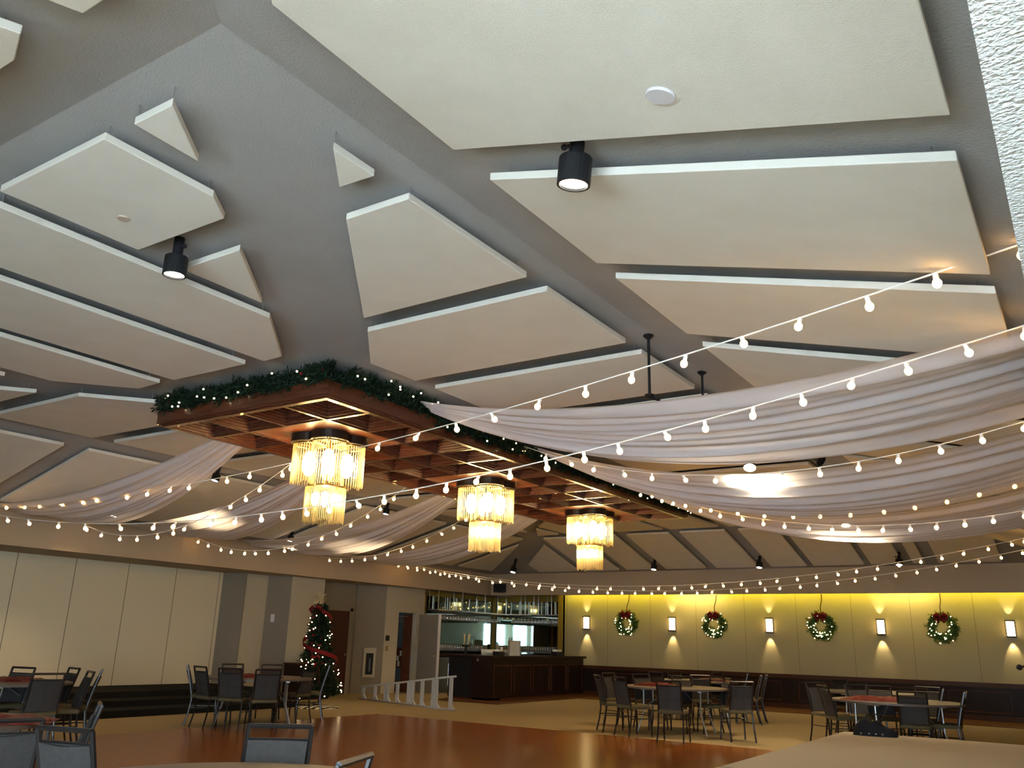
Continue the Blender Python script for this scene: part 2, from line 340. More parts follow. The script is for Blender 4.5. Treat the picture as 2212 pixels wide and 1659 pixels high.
# open door leaf
d = struct('door_2', MB().box((-16.43, 20.02, .02), (-15.72, 20.07, 2.14)), m_tan_shade, 'open tan door leaf beside the bar')
MB().box((-15.72, 20.0, .02), (-15.69, 20.09, 2.14)).build('edge_strip', m_disc, d); MB().ball((-15.8, 19.99, 1.0), .03).build('door_knob', m_brass, d)
d = struct('wall_left_closet_side', MB().box((-17.58, 19.89, 0), (-16.6, 19.915, 2.16)), m_bluegrey, 'dim blue grey side of the closet')
d = struct('door_3', MB().box((-16.82, 19.78, 0), (-16.55, 19.84, 2.12)), m_brown, 'brown door standing inside the closet')
# steps up to the partition
mb = MB()
for k, (x, z) in enumerate(((-14.35, .12), (-14.95, .23), (-15.6, .34))): mb.box((-17.5, -3.9, z-.12 if k else 0), (x, 13.6, z))
struct('floor_steps', mb, m_steps, 'dark carpeted steps under the partition')
# stage platform
st = struct('floor_stage', MB().box((-3.08, -1.6, 0), (1.15, 13.02, .4)), m_carpetg, 'low grey carpeted stage at the right')
MB().box((-3.08, 8.2, .4), (1.15, 8.215, .402)).build('seam', m_tedge, st)

# ------------------------------------------------------------------ hanging ceiling panels
zfl = lambda x, y: 4.20
zr = lambda x, y: 3.40-.26*(x+.05)
zl = lambda x, y: 3.40+.26*(x+16)
zf = lambda x, y: 3.40+.26*(23-y)
zn = lambda x, y: 3.40+.26*(y+1)
ORD = 'first second third fourth fifth sixth seventh eighth ninth tenth eleventh twelfth thirteenth fourteenth'.split()
def wires(mb, poly, zfun, drop):
    cx = sum(p[0] for p in poly)/len(poly); cy = sum(p[1] for p in poly)/len(poly)
    for x, y in poly:
        x += (cx-x)*.08; y += (cy-y)*.08; z = zfun(x, y)
        mb.tube([(x, y, z+.05), (x, y, z+drop)], .004, 4)
def panel(poly, zfun, label, group, drop=.1):
    o = MB().prism(poly, zfun, lambda x, y: zfun(x, y)+.05).build('ceiling_panel', m_panel, bevel=.006)
    tag(o, label, 'ceiling panel', group)
    w = MB(); wires(w, poly, zfun, drop); w.build('hanging_wire', m_steel, o)
    return o
def rect(x0, x1, y0, y1): return [(x0, y0), (x1, y0), (x1, y1), (x0, y1)]
G = 'cream acoustic panels hung under the grey ceiling'
my = lambda y: 22.0-y
P = []
# right slope
rs = [[(-2.62, 1.95), (-.2, -.5), (-.2, 3.28), (-2.64, 3.28)]]+[rect(-2.65, -.22, a, b) for a, b in ((3.65, 5.0), (5.3, 6.68), (7.05, 8.5), (8.85, 10.25), (10.6, 12.0), (12.35, 13.75), (14.1, 15.5), (15.85, 17.3), (17.65, 19.1))]
rs.append([(-2.6, 19.45), (-.22, 19.45), (-.22, 21.9)])
for i, p in enumerate(rs): P.append(panel(p, zr, 'large cream ceiling panel on the right slope, %s from the camera' % ORD[i], G))
# flat top, right side
cutn = lambda y: -3.36-.846*(y-3.06)
rows = [(3.75, 5.19), (5.5, 6.95), (7.3, 8.68), (9.05, 10.8), (11.2, 12.95)]
fr = [[(-3.37, 3.06), (-3.37, 3.42), (-3.66, 3.41)], [(-3.93, 3.75), (-3.37, 3.75), (-3.37, 5.19), (-5.13, 5.22)],
      [(-5.34, 5.5), (-3.37, 5.5), (-3.37, 6.95), (-5.96, 6.95), (-5.98, 6.24)]]
fr += [rect(-5.96, -3.37, a, b) for a, b in rows[2:]]
fr += [[(x, my(y)) for x, y in rect(-5.96, -3.37, *rows[2])], [(x, my(y)) for x, y in fr[2]], [(x, my(y)) for x, y in fr[1]], [(x, my(y)) for x, y in fr[0]]]
for i, p in enumerate(fr): P.append(panel(p, zfl, 'cream ceiling panel on the flat top right of the wooden canopy, %s from the camera' % ORD[i], G, .13))
# flat top, near side (columns), mirrored to the far side
nc = [[(-4.17, 2.29), (-3.82, 2.29), (-4.19, 2.74)], [(-5.65, 2.29), (-4.46, 2.29), (-4.47, 3.07), (-4.66, 3.31), (-5.65, 3.31)],
      [(-5.66, 3.7), (-4.97, 3.7), (-5.66, 4.51)], [(-6.93, 2.29), (-5.88, 2.29), (-5.88, 4.79), (-6.64, 5.62), (-6.93, 5.64)],
      rect(-8.41, -7.19, 2.29, 5.61), [(-9.75, 2.29), (-8.66, 2.29), (-8.66, 5.6), (-9.1, 5.63), (-9.75, 4.92)],
      [(-11.2, 2.29), (-10.05, 2.29), (-10.05, 4.55), (-11.2, 3.25)], [(-12.1, 2.29), (-11.45, 2.29), (-11.45, 2.95)]]
nl = ['small triangular cream panel nearest the camera on the left of the wide grey band', 'five-sided cream panel with a tan round stain, left of the grey band',
      'cream triangular panel beside the left black ceiling spotlight', 'long cream panel ending at the grey band, right of the two longest strips',
      'long cream strip panel ending squarely before the canopy garland', 'long cream strip panel with a cut corner left of the canopy garland',
      'cream strip panel at the left edge with a slanted end', 'small cream triangle panel at the far left corner of the flat top']
for p, l in zip(nc, nl): P.append(panel(p, zfl, l, G, .13))
fc = [[(-6.92, 19.72), (-5.6, 19.72), (-5.6, 18.1), (-6.65, 16.9), (-6.92, 16.6)], rect(-8.42, -7.2, 16.5, 19.72), rect(-9.85, -8.62, 16.5, 19.72),
      [(-10.1, 16.8), (-10.1, 19.72), (-11.3, 19.72), (-11.3, 18.2)], [(-11.6, 19.72), (-11.6, 18.6), (-12.25, 19.72)], [(-5.3, 18.5), (-5.3, 19.72), (-4.0, 19.72)]]
for i, p in enumerate(fc): P.append(panel(p, zfl, 'dim cream panel beyond the far end of the wooden canopy, piece %s from the %s' % (('third', 'fourth', 'fifth', 'fifth', 'sixth', 'second')[i], ('right', 'right', 'right', 'left', 'left', 'right')[i]) if i != 3 else 'dim cream panel beyond the canopy with one slanted side, facing the bar corner', G, .13))
# flat top, left side
fl = [[(-12.2, 3.1), (-12.2, 5.12), (-10.43, 5.12)], [(-12.2, 5.46), (-10.1, 5.46), (-9.5, 6.13), (-9.5, 6.92), (-12.2, 6.92)]]
fl += [rect(-12.2, -9.5, a, b) for a, b in ((7.27, 8.72), (9.08, 10.84), (11.2, 12.9), (13.3, 14.75))]
fl += [[(-12.2, my(5.12+1.75)), (-9.6, my(5.12+1.75)), (-9.6, 15.9), (-10.2, 16.55), (-12.2, 16.55)], [(-12.2, 16.88), (-10.5, 16.88), (-12.0, 18.4), (-12.2, 18.4)], [(-12.2, 18.75), (-12.1, 18.75), (-12.2, 19.1)]]
for i, p in enumerate(fl): P.append(panel(p, zfl, 'cream ceiling panel on the flat top left of the wooden canopy, %s from the camera' % ORD[i], G, .13))
# left slope
ls = [rect(-15.5, -13.02, 3.9, 5.5), rect(-15.5, -13.02, 5.8, 6.96), rect(-15.5, -13.02, 7.36, 9.1), rect(-15.5, -13.02, 9.4, 11.22), rect(-15.5, -13.02, 11.55, 13.45), rect(-15.5, -13.02, 13.75, 16.7), rect(-15.5, -13.02, 17.0, 20.18), [(-15.5, 20.55), (-13.41, 20.57), (-15.47, 22.27)]]
for i, p in enumerate(ls): P.append(panel(p, zl, 'cream ceiling panel on the left slope behind the drapes, %s from the camera' % ORD[i], G))
# far slope
fs = [[(-13.96, 21.99), (-12.55, 20.54), (-12.59, 22.63), (-13.96, 22.6)]]+[rect(a, b, 20.1, 22.6) for a, b in ((-12.3, -11.25), (-11.0, -10.12), (-9.8, -8.63), (-8.34, -7.18), (-6.85, -5.95), (-5.78, -4.56), (-4.4, -3.68), (-3.45, -3.2))]
fs.append([(-2.9, 20.1), (-2.75, 20.1), (-1.6, 21.2), (-1.6, 22.6), (-2.9, 22.6)])
for i, p in enumerate(fs): P.append(panel(p, zf, 'cream panel on the far slope above the wreath wall, %s from the bar corner' % ORD[i], G))
# near slope
P.append(panel([(-5.2, -.6), (-3.72, -.6), (-3.72, 1.45), (-3.98, 1.55), (-5.2, 1.55)], zn, 'cream panel cut off by the left edge of the photo near the top', G))
P.append(panel([(-3.38, -.6), (-1.3, -.6), (-3.05, 1.54), (-3.38, 1.54)], zn, 'cream panel corner at the very top left of the photo', G))
# round speaker grille and stains on panels
o = MB().lathe([(.001, 0), (.062, 0), (.066, .004), (.066, .012)], 28).build('ceiling_speaker', m_disc)
tag(o, 'small round off-white ceiling disc on the large panel nearest the camera', 'ceiling disc'); o.location = (-1.25, 2.94, 3.40-.26*(-1.25+.05)-.012); o.rotation_euler = (0, .2544, 0)
o = MB().lathe([(.001, 0), (.04, 0), (.045, .01)], 16).build('ceiling_speaker', m_stain)
tag(o, 'small tan ceiling disc on the panel beside the left black spotlight', 'ceiling disc'); o.location = (-5.27, 2.94, 4.19)

# ------------------------------------------------------------------ wooden coffered canopy
KX0, KX1, KY0, KY1, KZ = -9.4, -6.46, 6.12, 16.02, 3.88
kan = thing('coffered_canopy', 'long dark cherry wood coffered canopy hanging under the ceiling, three chandeliers beneath', 'ceiling canopy', (0, 0, 0))
f = MB()
for k, (ins, z0, z1) in enumerate(((0, KZ+.03, KZ+.19), (.02, KZ+.015, KZ+.03), (.05, KZ, KZ+.015))):
    a, b, c_, d_ = KX0+ins, KX1-ins, KY0+ins, KY1-ins; w = .10-ins+.02
    f.box((a, c_, z0), (b, c_+w, z1)).box((a, d_-w, z0), (b, d_, z1)).box((a, c_+w, z0), (a+w, d_-w, z1)).box((b-w, c_+w, z0), (b, d_-w, z1))
f.build('fascia', m_cherry, kan)
MB().box((KX0+.05, KY0+.05, KZ+.2), (KX1-.05, KY1-.05, KZ+.22)).build('top_board', m_cherry, kan)
ncx, ncy = 4, 14; X0, X1, Y0, Y1 = KX0+.1, KX1-.1, KY0+.1, KY1-.1; cw, cl = (X1-X0)/ncx, (Y1-Y0)/ncy
bw = .045
solid = {(i, j) for i in (1, 2) for j in (1, 2, 6, 7, 11, 12)}
bm_ = MB()
for i in range(1, ncx):
    x = X0+i*cw
    if i == 2:
        for a, b in ((0, 1), (3, 6), (8, 11), (13, 14)): bm_.box((x-bw/2, Y0+a*cl, KZ+.01), (x+bw/2, Y0+b*cl, KZ+.2))
    else: bm_.box((x-bw/2, Y0, KZ+.01), (x+bw/2, Y1, KZ+.2))
for j in range(1, ncy):
    y = Y0+j*cl
    if j in (2, 7, 12):
        bm_.box((X0, y-bw/2, KZ+.012), (X0+cw, y+bw/2, KZ+.2)).box((X0+3*cw, y-bw/2, KZ+.012), (X1, y+bw/2, KZ+.2))
    else: bm_.box((X0, y-bw/2, KZ+.012), (X1, y+bw/2, KZ+.2))
bm_.build('lattice_beams', m_cherry, kan)
lit_cells = {(3, 0), (3, 1), (2, 0), (3, 4), (3, 5), (2, 5), (3, 9), (3, 10)}
def coffer():
    m = MB()   # nested mouldings of one coffer, centred on 0
    hw, hl = cw/2-bw/2, cl/2-bw/2
    for k in range(6):
        s0 = .034*k; z = .03+.026*k; t = .02
        a, b = hw-s0, hl-s0
        m.box((-a, -b, z), (a, -b+t+.016, z+.026)).box((-a, b-t-.016, z), (a, b, z+.026)).box((-a, -b, z), (-a+t+.016, b, z+.026)).box((a-t-.016, -b, z), (a, b, z+.026))
    m.box((-hw+.19, -hl+.19, .182), (hw-.19, hl-.19, .195)); return m
cof = None
for i in range(ncx):
    for j in range(ncy):
        if (i, j) in solid: continue
        c_ = (X0+(i+.5)*cw, Y0+(j+.5)*cl, KZ)
        if cof is None: cof = coffer().build('coffer', m_cherry, kan, loc=c_)
        else: cofo = inst(cof, 'coffer', kan, c_)
for j in (2, 7, 12):
    MB().box((X0+cw+bw/2, Y0+(j-1)*cl+bw/2, KZ+.03), (X0+3*cw-bw/2, Y0+(j+1)*cl-bw/2, KZ+.05)).build('flat_panel', m_cherry2, kan)
m_down = mat('lit_coffer_glass', (1, .85, .6), emit=2.2, ecol=(1, .78, .42))
for k, (i, j) in enumerate(((3, 0), (3, 4), (3, 9), (3, 1), (3, 5))):
    c_ = (X0+(i+.5)*cw, Y0+(j+.5)*cl, KZ+.176)
    MB().cbox(c_, (.30, .30, .01)).build('downlight', m_down, kan)
# hanging rods to the ceiling
r_ = MB()
for x in (KX0+.3, KX1-.3):
    for y in (6.6, 9.5, 12.5, 15.5): r_.tube([(x, y, KZ+.22), (x, y, H)], .012)
r_.build('suspension_rods', m_black, kan)

# ------------------------------------------------------------------ greenery
def tuft(mb, c, r, n, rnd, w=.012, up=0):
    for _ in range(n):
        d = Vector((rnd.gauss(0, 1), rnd.gauss(0, 1), rnd.gauss(0, 1)+up)).normalized(); L_ = r*rnd.uniform(.5, 1.1)
        s_ = d.cross(Vector((rnd.random(), rnd.random(), rnd.random()))).normalized()*w; c_ = Vector(c); mid = c_+d*L_*.6
        t_ = s_.cross(d).normalized()*w*.5
        mb.add([c_, mid+s_, c_+d*L_, mid-s_+t_], [(0, 1, 2, 3)])
fairy0 = MB().ball((0, 0, 0), .013, 6, 4)
fairy0 = fairy0.build('fairy_light', m_fairy); fairy_mesh = fairy0.data; bpy.data.objects.remove(fairy0)
berry0 = MB().ball((0, 0, 0), .022, 8, 6).build('berry', m_red); berry_mesh = berry0.data; bpy.data.objects.remove(berry0)
def dots(mesh, name, parent, pts, sc=1):
    for p in pts:
        o = bpy.data.objects.new(name, mesh); C.objects.link(o); o.parent = parent; o.location = p; o.scale = (sc, sc, sc)
rnd = random.Random(3)
gar = thing('garland', 'dark pine garland with fairy lights and red berries around the canopy top', 'garland')
g = MB(); lp = []; bp = []
path = []
for a, b in (((KX0+.06, KY1), (KX0+.06, KY0+.06)), ((KX0+.06, KY0+.06), (KX1-.06, KY0+.06)), ((KX1-.06, KY0+.06), (KX1-.06, KY1))):
    L_ = math.dist(a, b); n = int(L_/.055)
    for k in range(n): path.append((a[0]+(b[0]-a[0])*k/n, a[1]+(b[1]-a[1])*k/n))
for k, (x, y) in enumerate(path):
    near = y < 6.4 or (x > -7 and y < 8)
    hgt = .20 if near else .24 if y > KY1-.5 and x > -7 else .12
    for q in range(5 if near else 4 if x > -7 else 2):
        c_ = (x+rnd.gauss(0, .04)+(.05 if near and x > -7 else .10 if x > -7 else -.05 if x < -9.2 else 0), y+rnd.gauss(0, .03)-(.06 if y < 6.3 else 0), (KZ+.17 if near or x < -7 else KZ+.09)+rnd.uniform(0, hgt)); tuft(g, c_, .10 if near else .09, 20, rnd, .009)
    dirn = (0, -1) if y < 6.3 else ((1, 0) if x > -7.9 else (-1, 0))
    if rnd.random() < (.32 if near else .30 if x > -7 and y > KY1-1.2 else .14):
        lp.append((x+dirn[0]*.17+rnd.gauss(0, .015), y+dirn[1]*.15+rnd.gauss(0, .015), (KZ+.15 if near or x < -7 else KZ+.07)+rnd.uniform(0, .24 if near else .14)))
    if rnd.random() < .06: bp.append((x+dirn[0]*.09, y+dirn[1]*.09, KZ+.25+rnd.uniform(0, .08)))
g.build('foliage', m_pine, gar); dots(fairy_mesh, 'fairy_light', gar, ([p for p in lp if p[0] > -9.2]+[p for p in lp if p[0] <= -9.2])[:98], .9); dots(berry_mesh, 'berry', gar, bp, .8)

# ------------------------------------------------------------------ chandeliers
def lobes(R, off, n, ph=0):
    """outline points of four overlapping circles (outer boundary only)"""
    out = []
    for k in range(4):
        cx_, cy_ = off*math.cos(PI/4+k*PI/2+ph), off*math.sin(PI/4+k*PI/2+ph)
        for i in range(n):
            t = 2*PI*i/n; x, y = cx_+R*math.cos(t), cy_+R*math.sin(t)
            if all(math.hypot(x-off*math.cos(PI/4+j*PI/2+ph), y-off*math.sin(PI/4+j*PI/2+ph)) >= R-1e-4 for j in range(4)): out.append((x, y))
    out.sort(key=lambda p: math.atan2(p[1], p[0])); return out
def chandelier(y, label):
    t = thing('chandelier', label, 'chandelier', (-7.93, y, KZ+.03), 0, 'crystal rod chandeliers under the canopy')
    o = MB().prism(lobes(.24, .25, 36), -.10, -.0).build('canopy_plate', m_bronze, t)
    rods = MB(); lo = lobes(.205, .245, 40)
    clips = MB().tube([(x, y_, -.118) for x, y_ in lo+lo[:1]], .011, 6)
    for (x, y_) in lo:
        L_ = .50+.02*math.sin(x*40)
        rods.tube([(x, y_, -.13), (x, y_, -.13-L_)], .0075, 5)
    rods.build('upper_rods', m_rod, t); clips.build('upper_ring', m_brass, t)
    MB().prism(lobes(.12, .12, 24), -.66, -.635).build('lower_plate', m_brass, t)
    rods = MB()
    for (x, y_) in lobes(.125, .125, 34):
        L_ = .44+.015*math.sin(y_*50)
        rods.tube([(x, y_, -.66), (x, y_, -.66-L_)], .0075, 5)
    rods.build('lower_rods', m_rod, t)
    MB().tube([(0, 0, -.1), (0, 0, -.66)], .015).build('stem', m_bronze, t)
    for k in range(4):
        a = PI/4+k*PI/2; MB().ball((.24*math.cos(a), .24*math.sin(a), -.36), .085, 14, 10, 1.9).build('lamp_bulb', m_hot, t, True)
        MB().tube([(.24*math.cos(a), .24*math.sin(a), -.1), (.24*math.cos(a), .24*math.sin(a), -.24)], .02).build('lamp_socket', m_brass, t)
    for k in range(4):
        MB().ball((.12*math.cos(k*PI/2+.8), .12*math.sin(k*PI/2+.8), -.80), .05, 12, 8, 1.7).build('lamp_bulb', m_hot, t, True)
    return t
chandelier(7.65, 'crystal rod chandelier glowing white under the near end of the canopy')
chandelier(11.17, 'crystal rod chandelier under the middle of the canopy, second of three')
chandelier(14.68, 'crystal rod chandelier under the far end of the canopy, smallest in view')

# ------------------------------------------------------------------ festoon string lights
bulb0 = MB().ball((0, 0, -.058), .026, 10, 8, 1.12).build('bulb', m_bulb, None, True); bulb_mesh = bulb0.data; bpy.data.objects.remove(bulb0)
sock0 = MB().lathe([(.012, -.036), (.016, -.03), (.016, .008), (.010, .012)], 8).build('socket', m_socket); sock_mesh = sock0.data; bpy.data.objects.remove(sock0)
def festoon(label, A, B, z0, z1, sag, ts, t0=0, t1=1):
    f_ = thing('string_lights', label, 'string lights', (0, 0, 0), 0, 'warm globe string lights strung across the room')
    def P_(t): return Vector((A[0]+(B[0]-A[0])*t, A[1]+(B[1]-A[1])*t, z0+(z1-z0)*t-4*sag*t*(1-t)))
    n = 48; MB().tube([P_(t0+(t1-t0)*i/n) for i in range(n+1)], .0055, 5).build('cord', m_cord, f_)
    rr = random.Random(len(label))
    for t in ts:
        b = bpy.data.objects.new('bulb', bulb_mesh); C.objects.link(b); b.parent = f_; p = P_(t); b.location = (p.x, p.y, p.z-.012)
        b.rotation_euler = (rr.gauss(0, .25), rr.gauss(0, .25), 0)
        s_ = bpy.data.objects.new('socket', sock_mesh); C.objects.link(s_); s_.parent = b
    return f_
festoon('nearest string of large globe bulbs, from the right soffit to the near chandelier', (-0.05, 4.79), (-7.9, 7.2), 3.501, 3.529, 0.091, [0.0009, 0.055, 0.1041, 0.1589, 0.212, 0.2704, 0.3325, 0.3938, 0.4612, 0.5416, 0.6081, 0.6856, 0.7786])
festoon('string light from the near chandelier across the nearest left drape to the left edge', (-8.3, 7.65), (-15.95, 7.3), 3.662, 3.485, 0.137, [0.0409, 0.1389, 0.1978, 0.2967, 0.3485, 0.4159, 0.4795, 0.5677, 0.6208, 0.6932, 0.7774, 0.8288, 0.8995, 0.9686])
festoon('string light from the near chandelier sagging steeply to the left soffit', (-8.3, 7.65), (-15.95, 9.1), 3.797, 3.408, 0.616, [0.0548, 0.0798, 0.1474, 0.1978, 0.2455, 0.3049, 0.4207, 0.4739, 0.5487, 0.6472, 0.7381, 0.8467, 0.9427])
festoon('long string light over the widest drape, passing before the chandeliers to the left soffit', (-.05, 5.9), (-15.95, 7.0), 3.443, 3.391, .675, [0.0042, 0.0257, 0.0486, 0.0707, 0.0935, 0.116, 0.1403, 0.1616, 0.1882, 0.2089, 0.2328, 0.2573, 0.28, 0.3039, 0.328, 0.3554, 0.3803, 0.4069, 0.4297, 0.454, 0.4773, 0.5064, 0.5349, 0.5839, 0.6141, 0.6687, 0.7265, 0.7761, 0.8388, 0.8871, .94])
festoon('string light from the canopy left edge, dipping before the third left drape', (-9.42, 11.0), (-15.95, 11.7), 3.953, 3.422, 0.632, [0.0519, 0.1066, 0.154, 0.2158, 0.2819, 0.3321, 0.3963, 0.466, 0.5084, 0.5848, 0.6559, 0.7039, 0.7799, 0.8413, 0.9163, 0.974])
festoon('short string light behind the middle chandelier down to the left soffit', (-9.42, 13.3), (-15.95, 15.4), 3.955, 3.353, 0.377, [0.0918, 0.1619, 0.2275, 0.2934, 0.3729, 0.4419, 0.5141, 0.6015, 0.6653, 0.7577, 0.835, 0.9265])
festoon('string light along the upper edge of the middle drape right of the canopy', (-0.05, 8.3), (-6.42, 9.9), 3.434, 4.103, 0.479, [0.0344, 0.09, 0.1455, 0.2044, 0.2635, 0.3264, 0.3899, 0.5164, 0.5837, 0.6527, 0.722, 0.7926, 0.8617, 0.9286, 0.9999])
festoon('string light across the lower part of the middle right drape', (-0.05, 11.6), (-6.42, 13.2), 3.563, 4.059, 0.483, [0.0816, 0.142, 0.2045, 0.2693, 0.3316, 0.3971, 0.462, 0.53, 0.5983, 0.6699, 0.7406, 0.815, 0.8851, 0.0149, 0.9518])
festoon('string light across the farthest right drape', (-.05, 11.5), (-6.42, 13.4), 3.145, 4.128, .467, [.02, 0.0759, 0.1267, 0.177, 0.2273, 0.2797, 0.3325, 0.387, .442, 0.4971, 0.5545, 0.6083, 0.6642, 0.7239, 0.7772, 0.8613, .93])
festoon('upper of the two long string lights swagged before the far soffit', (-0.05, 18.0), (-15.95, 18.5), 3.668, 3.485, 0.831, [0.0515, 0.0654, 0.0891, 0.114, 0.139, 0.1622, 0.1876, 0.2118, 0.2367, 0.261, 0.2859, 0.3108, 0.3356, 0.3604, 0.3851, 0.4124, 0.4344, 0.4574, 0.4818, 0.5052, 0.5313, 0.5832, 0.6065, 0.6563, 0.6821, 0.7075, 0.7328, 0.7622, 0.7849, 0.832, 0.8514, 0.876, 0.901, 0.9217, 0.9479, 0.9641, 0.9857, 0.0267])
festoon('lower of the two long string lights swagged before the far soffit', (-0.05, 20.5), (-15.95, 18.0), 3.754, 3.466, 0.911, [0.0624, 0.0878, 0.1126, 0.1381, 0.1627, 0.1861, 0.2127, 0.2374, 0.2624, 0.2867, 0.3113, 0.3338, 0.3591, 0.3811, 0.4052, 0.4284, 0.4526, 0.4765, 0.4981, 0.522, 0.5435, 0.5674, 0.5881, 0.6113, 0.6348, 0.6557, 0.6784, 0.7014, 0.724, 0.7645, 0.8053, 0.8278, 0.8618, 0.8833, 0.9009, 0.9204, 0.9438, 0.9618, 0.9805, 0.0389, 0.0155])

# ------------------------------------------------------------------ sheer drapes
def drape(label, E0, E1, nf, t0=0, t1=1, seed=1, belly=.05):
    """E0, E1: the two long edges (A, B, zA, zB, sag), from the soffit (t=0) to the canopy (t=1)"""
    rr = random.Random(seed); ph = [rr.uniform(0, 2*PI) for _ in range(6)]
    def edge(e, t):
        A, B, z0, z1, sg = e; return Vector((A[0]+(B[0]-A[0])*t, A[1]+(B[1]-A[1])*t, z0+(z1-z0)*t-4*sg*t*(1-t)))
    NU, NV = 70, 90; vs = []; fs_ = []
    for i in range(NU+1):
        t = t0+(t1-t0)*i/NU
        a, b = edge(E0, t), edge(E1, t); wd = (b-a).length
        for j in range(NV+1):
            v = j/NV; p = a.lerp(b, v); env = math.sin(PI*min(max(v, 0), 1))**.35 if 0 < v < 1 else 0
            z = 0
            for q, (fr_, am) in enumerate(((nf, 1), (nf*1.7, .6), (nf*2.9, .38), (nf*.5, .8))):
                z += am*math.sin(2*PI*fr_*v+ph[q]+.9*math.sin(3*t+ph[(q+1) % 6]))
            amp = .017*min(1, wd/1.0)+.012
            p.z += z*amp*env-belly*math.sin(PI*v)*math.sin(PI*min(max(t, 0), 1))
            vs.append(p)
    for i in range(NU):
        for j in range(NV): a = i*(NV+1)+j; fs_.append((a, a+1, a+NV+2, a+NV+1))
    o = MB().add(vs, fs_).build('sheer_drape', m_sheer, None, True)
    return tag(o, label, 'drape', 'white sheer ceiling drapes')
XRr, XLl = -.05, -15.97
drape('widest white sheer drape, from the near right of the canopy to the right soffit', ((XRr, 5.9), (-6.42, 7.6), 3.44, 4.18, .28), ((XRr, 8.3), (-6.42, 7.9), 3.47, 4.11, .56), 5, seed=1)
drape('middle white sheer drape right of the canopy with a bright lamp glow', ((XRr, 8.8), (-6.42, 10.2), 3.46, 4.14, .44), ((XRr, 11.5), (-6.42, 10.6), 3.47, 4.11, .69), 5, seed=2)
drape('farthest white sheer drape right of the canopy, hanging lowest before the far slope', ((XRr, 11.8), (-6.42, 13.8), 3.46, 4.14, .48), ((XRr, 14.5), (-6.42, 14.2), 3.40, 4.05, .58), 5, seed=3)
drape('white sheer drape nearest the camera left of the canopy, leaving at the left edge', ((XLl, 7.2), (-9.42, 7.1), 3.49, 3.98, .27), ((XLl, 9.0), (-9.42, 7.55), 3.48, 3.98, .50), 4, seed=4)
drape('second white sheer drape left of the canopy, passing behind the near chandelier', ((XLl, 9.6), (-9.42, 8.9), 3.46, 3.9, .28), ((XLl, 12.0), (-9.42, 9.4), 3.45, 3.9, .40), 4, seed=5)
drape('third white sheer drape left of the canopy, brightly lit near its middle', ((XLl, 12.6), (-9.42, 11.9), 3.48, 3.95, .29), ((XLl, 15.2), (-9.42, 12.5), 3.42, 3.96, .42), 4, seed=6)
drape('narrow white sheer drape left of the canopy, behind the middle chandelier', ((XLl, 15.6), (-9.42, 14.6), 3.44, 4.0, .33), ((XLl, 17.8), (-9.42, 15.3), 3.44, 3.96, .42), 4, seed=7)

# ------------------------------------------------------------------ spotlights
def can_spot(label, x, y, zb, ztop, s, lit, aim=(0, 0), power=25, group=None, knob=-1):
    t = thing('spotlight', label, 'spotlight', (x, y, zb), 0, group)
    t.rotation_euler = (aim[0], aim[1], 0)
    R, Hh = .075*s, .125*s
    b = MB().lathe([(R*.86, .012*s), (R*.86, 0), (R, 0), (R, Hh), (R*.96, Hh+.006), (.001, Hh+.006)], 24, (0, 0, 0), 2).build('housing', m_black, t, False)
    MB().lathe([(R*.85, .012*s), (.001, .02*s)], 20).build('lens', lit, t)
    MB().lathe([(.034*s, Hh), (.034*s, (ztop-zb)), (.001, ztop-zb)], 16).build('stem', m_black, t)
    MB().tube([(knob*.034*s, 0, Hh+.07*s), (knob*.062*s, 0, Hh+.07*s)], .009*s).ball((knob*.068*s, 0, Hh+.07*s), .015*s).build('knob', m_steel if s < .9 else m_black, t)
    if power: lamp('spot_lamp', 'SPOT', (0, 0, -.01), power, (1, .74, .42), t, size=R*.6, spot=1.9)
    return t
can_spot('black cylinder spotlight hanging between the two largest ceiling panels', -1.97, 3.46, 3.745, 3.99, 1.18, m_spotface, (.05, .12), 60)
can_spot('added unseen spotlight over the bright cream table, behind the farthest right drape', -5.8, 15.35, 3.95, 4.33, 1, m_spotface, (0, 0), 330)  # unseen lamp added to brighten the cream table top
can_spot('black cylinder spotlight hanging between panels at the left', -5.44, 3.5, 4.02, 4.33, 1.15, m_spotface, (0, 0), 60, knob=1)
for l, x, y, z, zt, sz in (('small black spotlight in the corner above the bar', -14.26, 21.6, 3.42, 3.85, 1.2), ('small black spotlight under the far slope right of the far chandelier', -9.91, 22.0, 3.44, 3.75, 1.1),
                       ('small black spotlight under the far slope above the second wreath from the right', -6.99, 22.0, 3.43, 3.75, 1.1), ('small black spotlight on a stem under the far slope, rightmost of its row', -3.67, 22.0, 3.42, 3.75, 1.1)):
    can_spot(l, x, y, z, zt, sz, m_spotface, (-.35, 0), 110)
for l, x, y, z in (('small black spotlight below the canopy left end, under the nearest left drape', -12.8, 9.64, 4.05), ('small black spotlight seen past the near chandelier between drapes', -12.7, 14.1, 4.05), ('small black spotlight beside the foot of the middle chandelier', -13.6, 18.5, 3.72), ('spotlight behind the third left drape close to the soffit', -15.1, 13.6, 3.5), ('spotlight above the soffit end of the second left drape', -15.2, 9.3, 3.5)):
    can_spot(l, x, y, z, min(H, 3.5+.26*(x+16)), .95, m_spotface, (-.25, 0), 120)
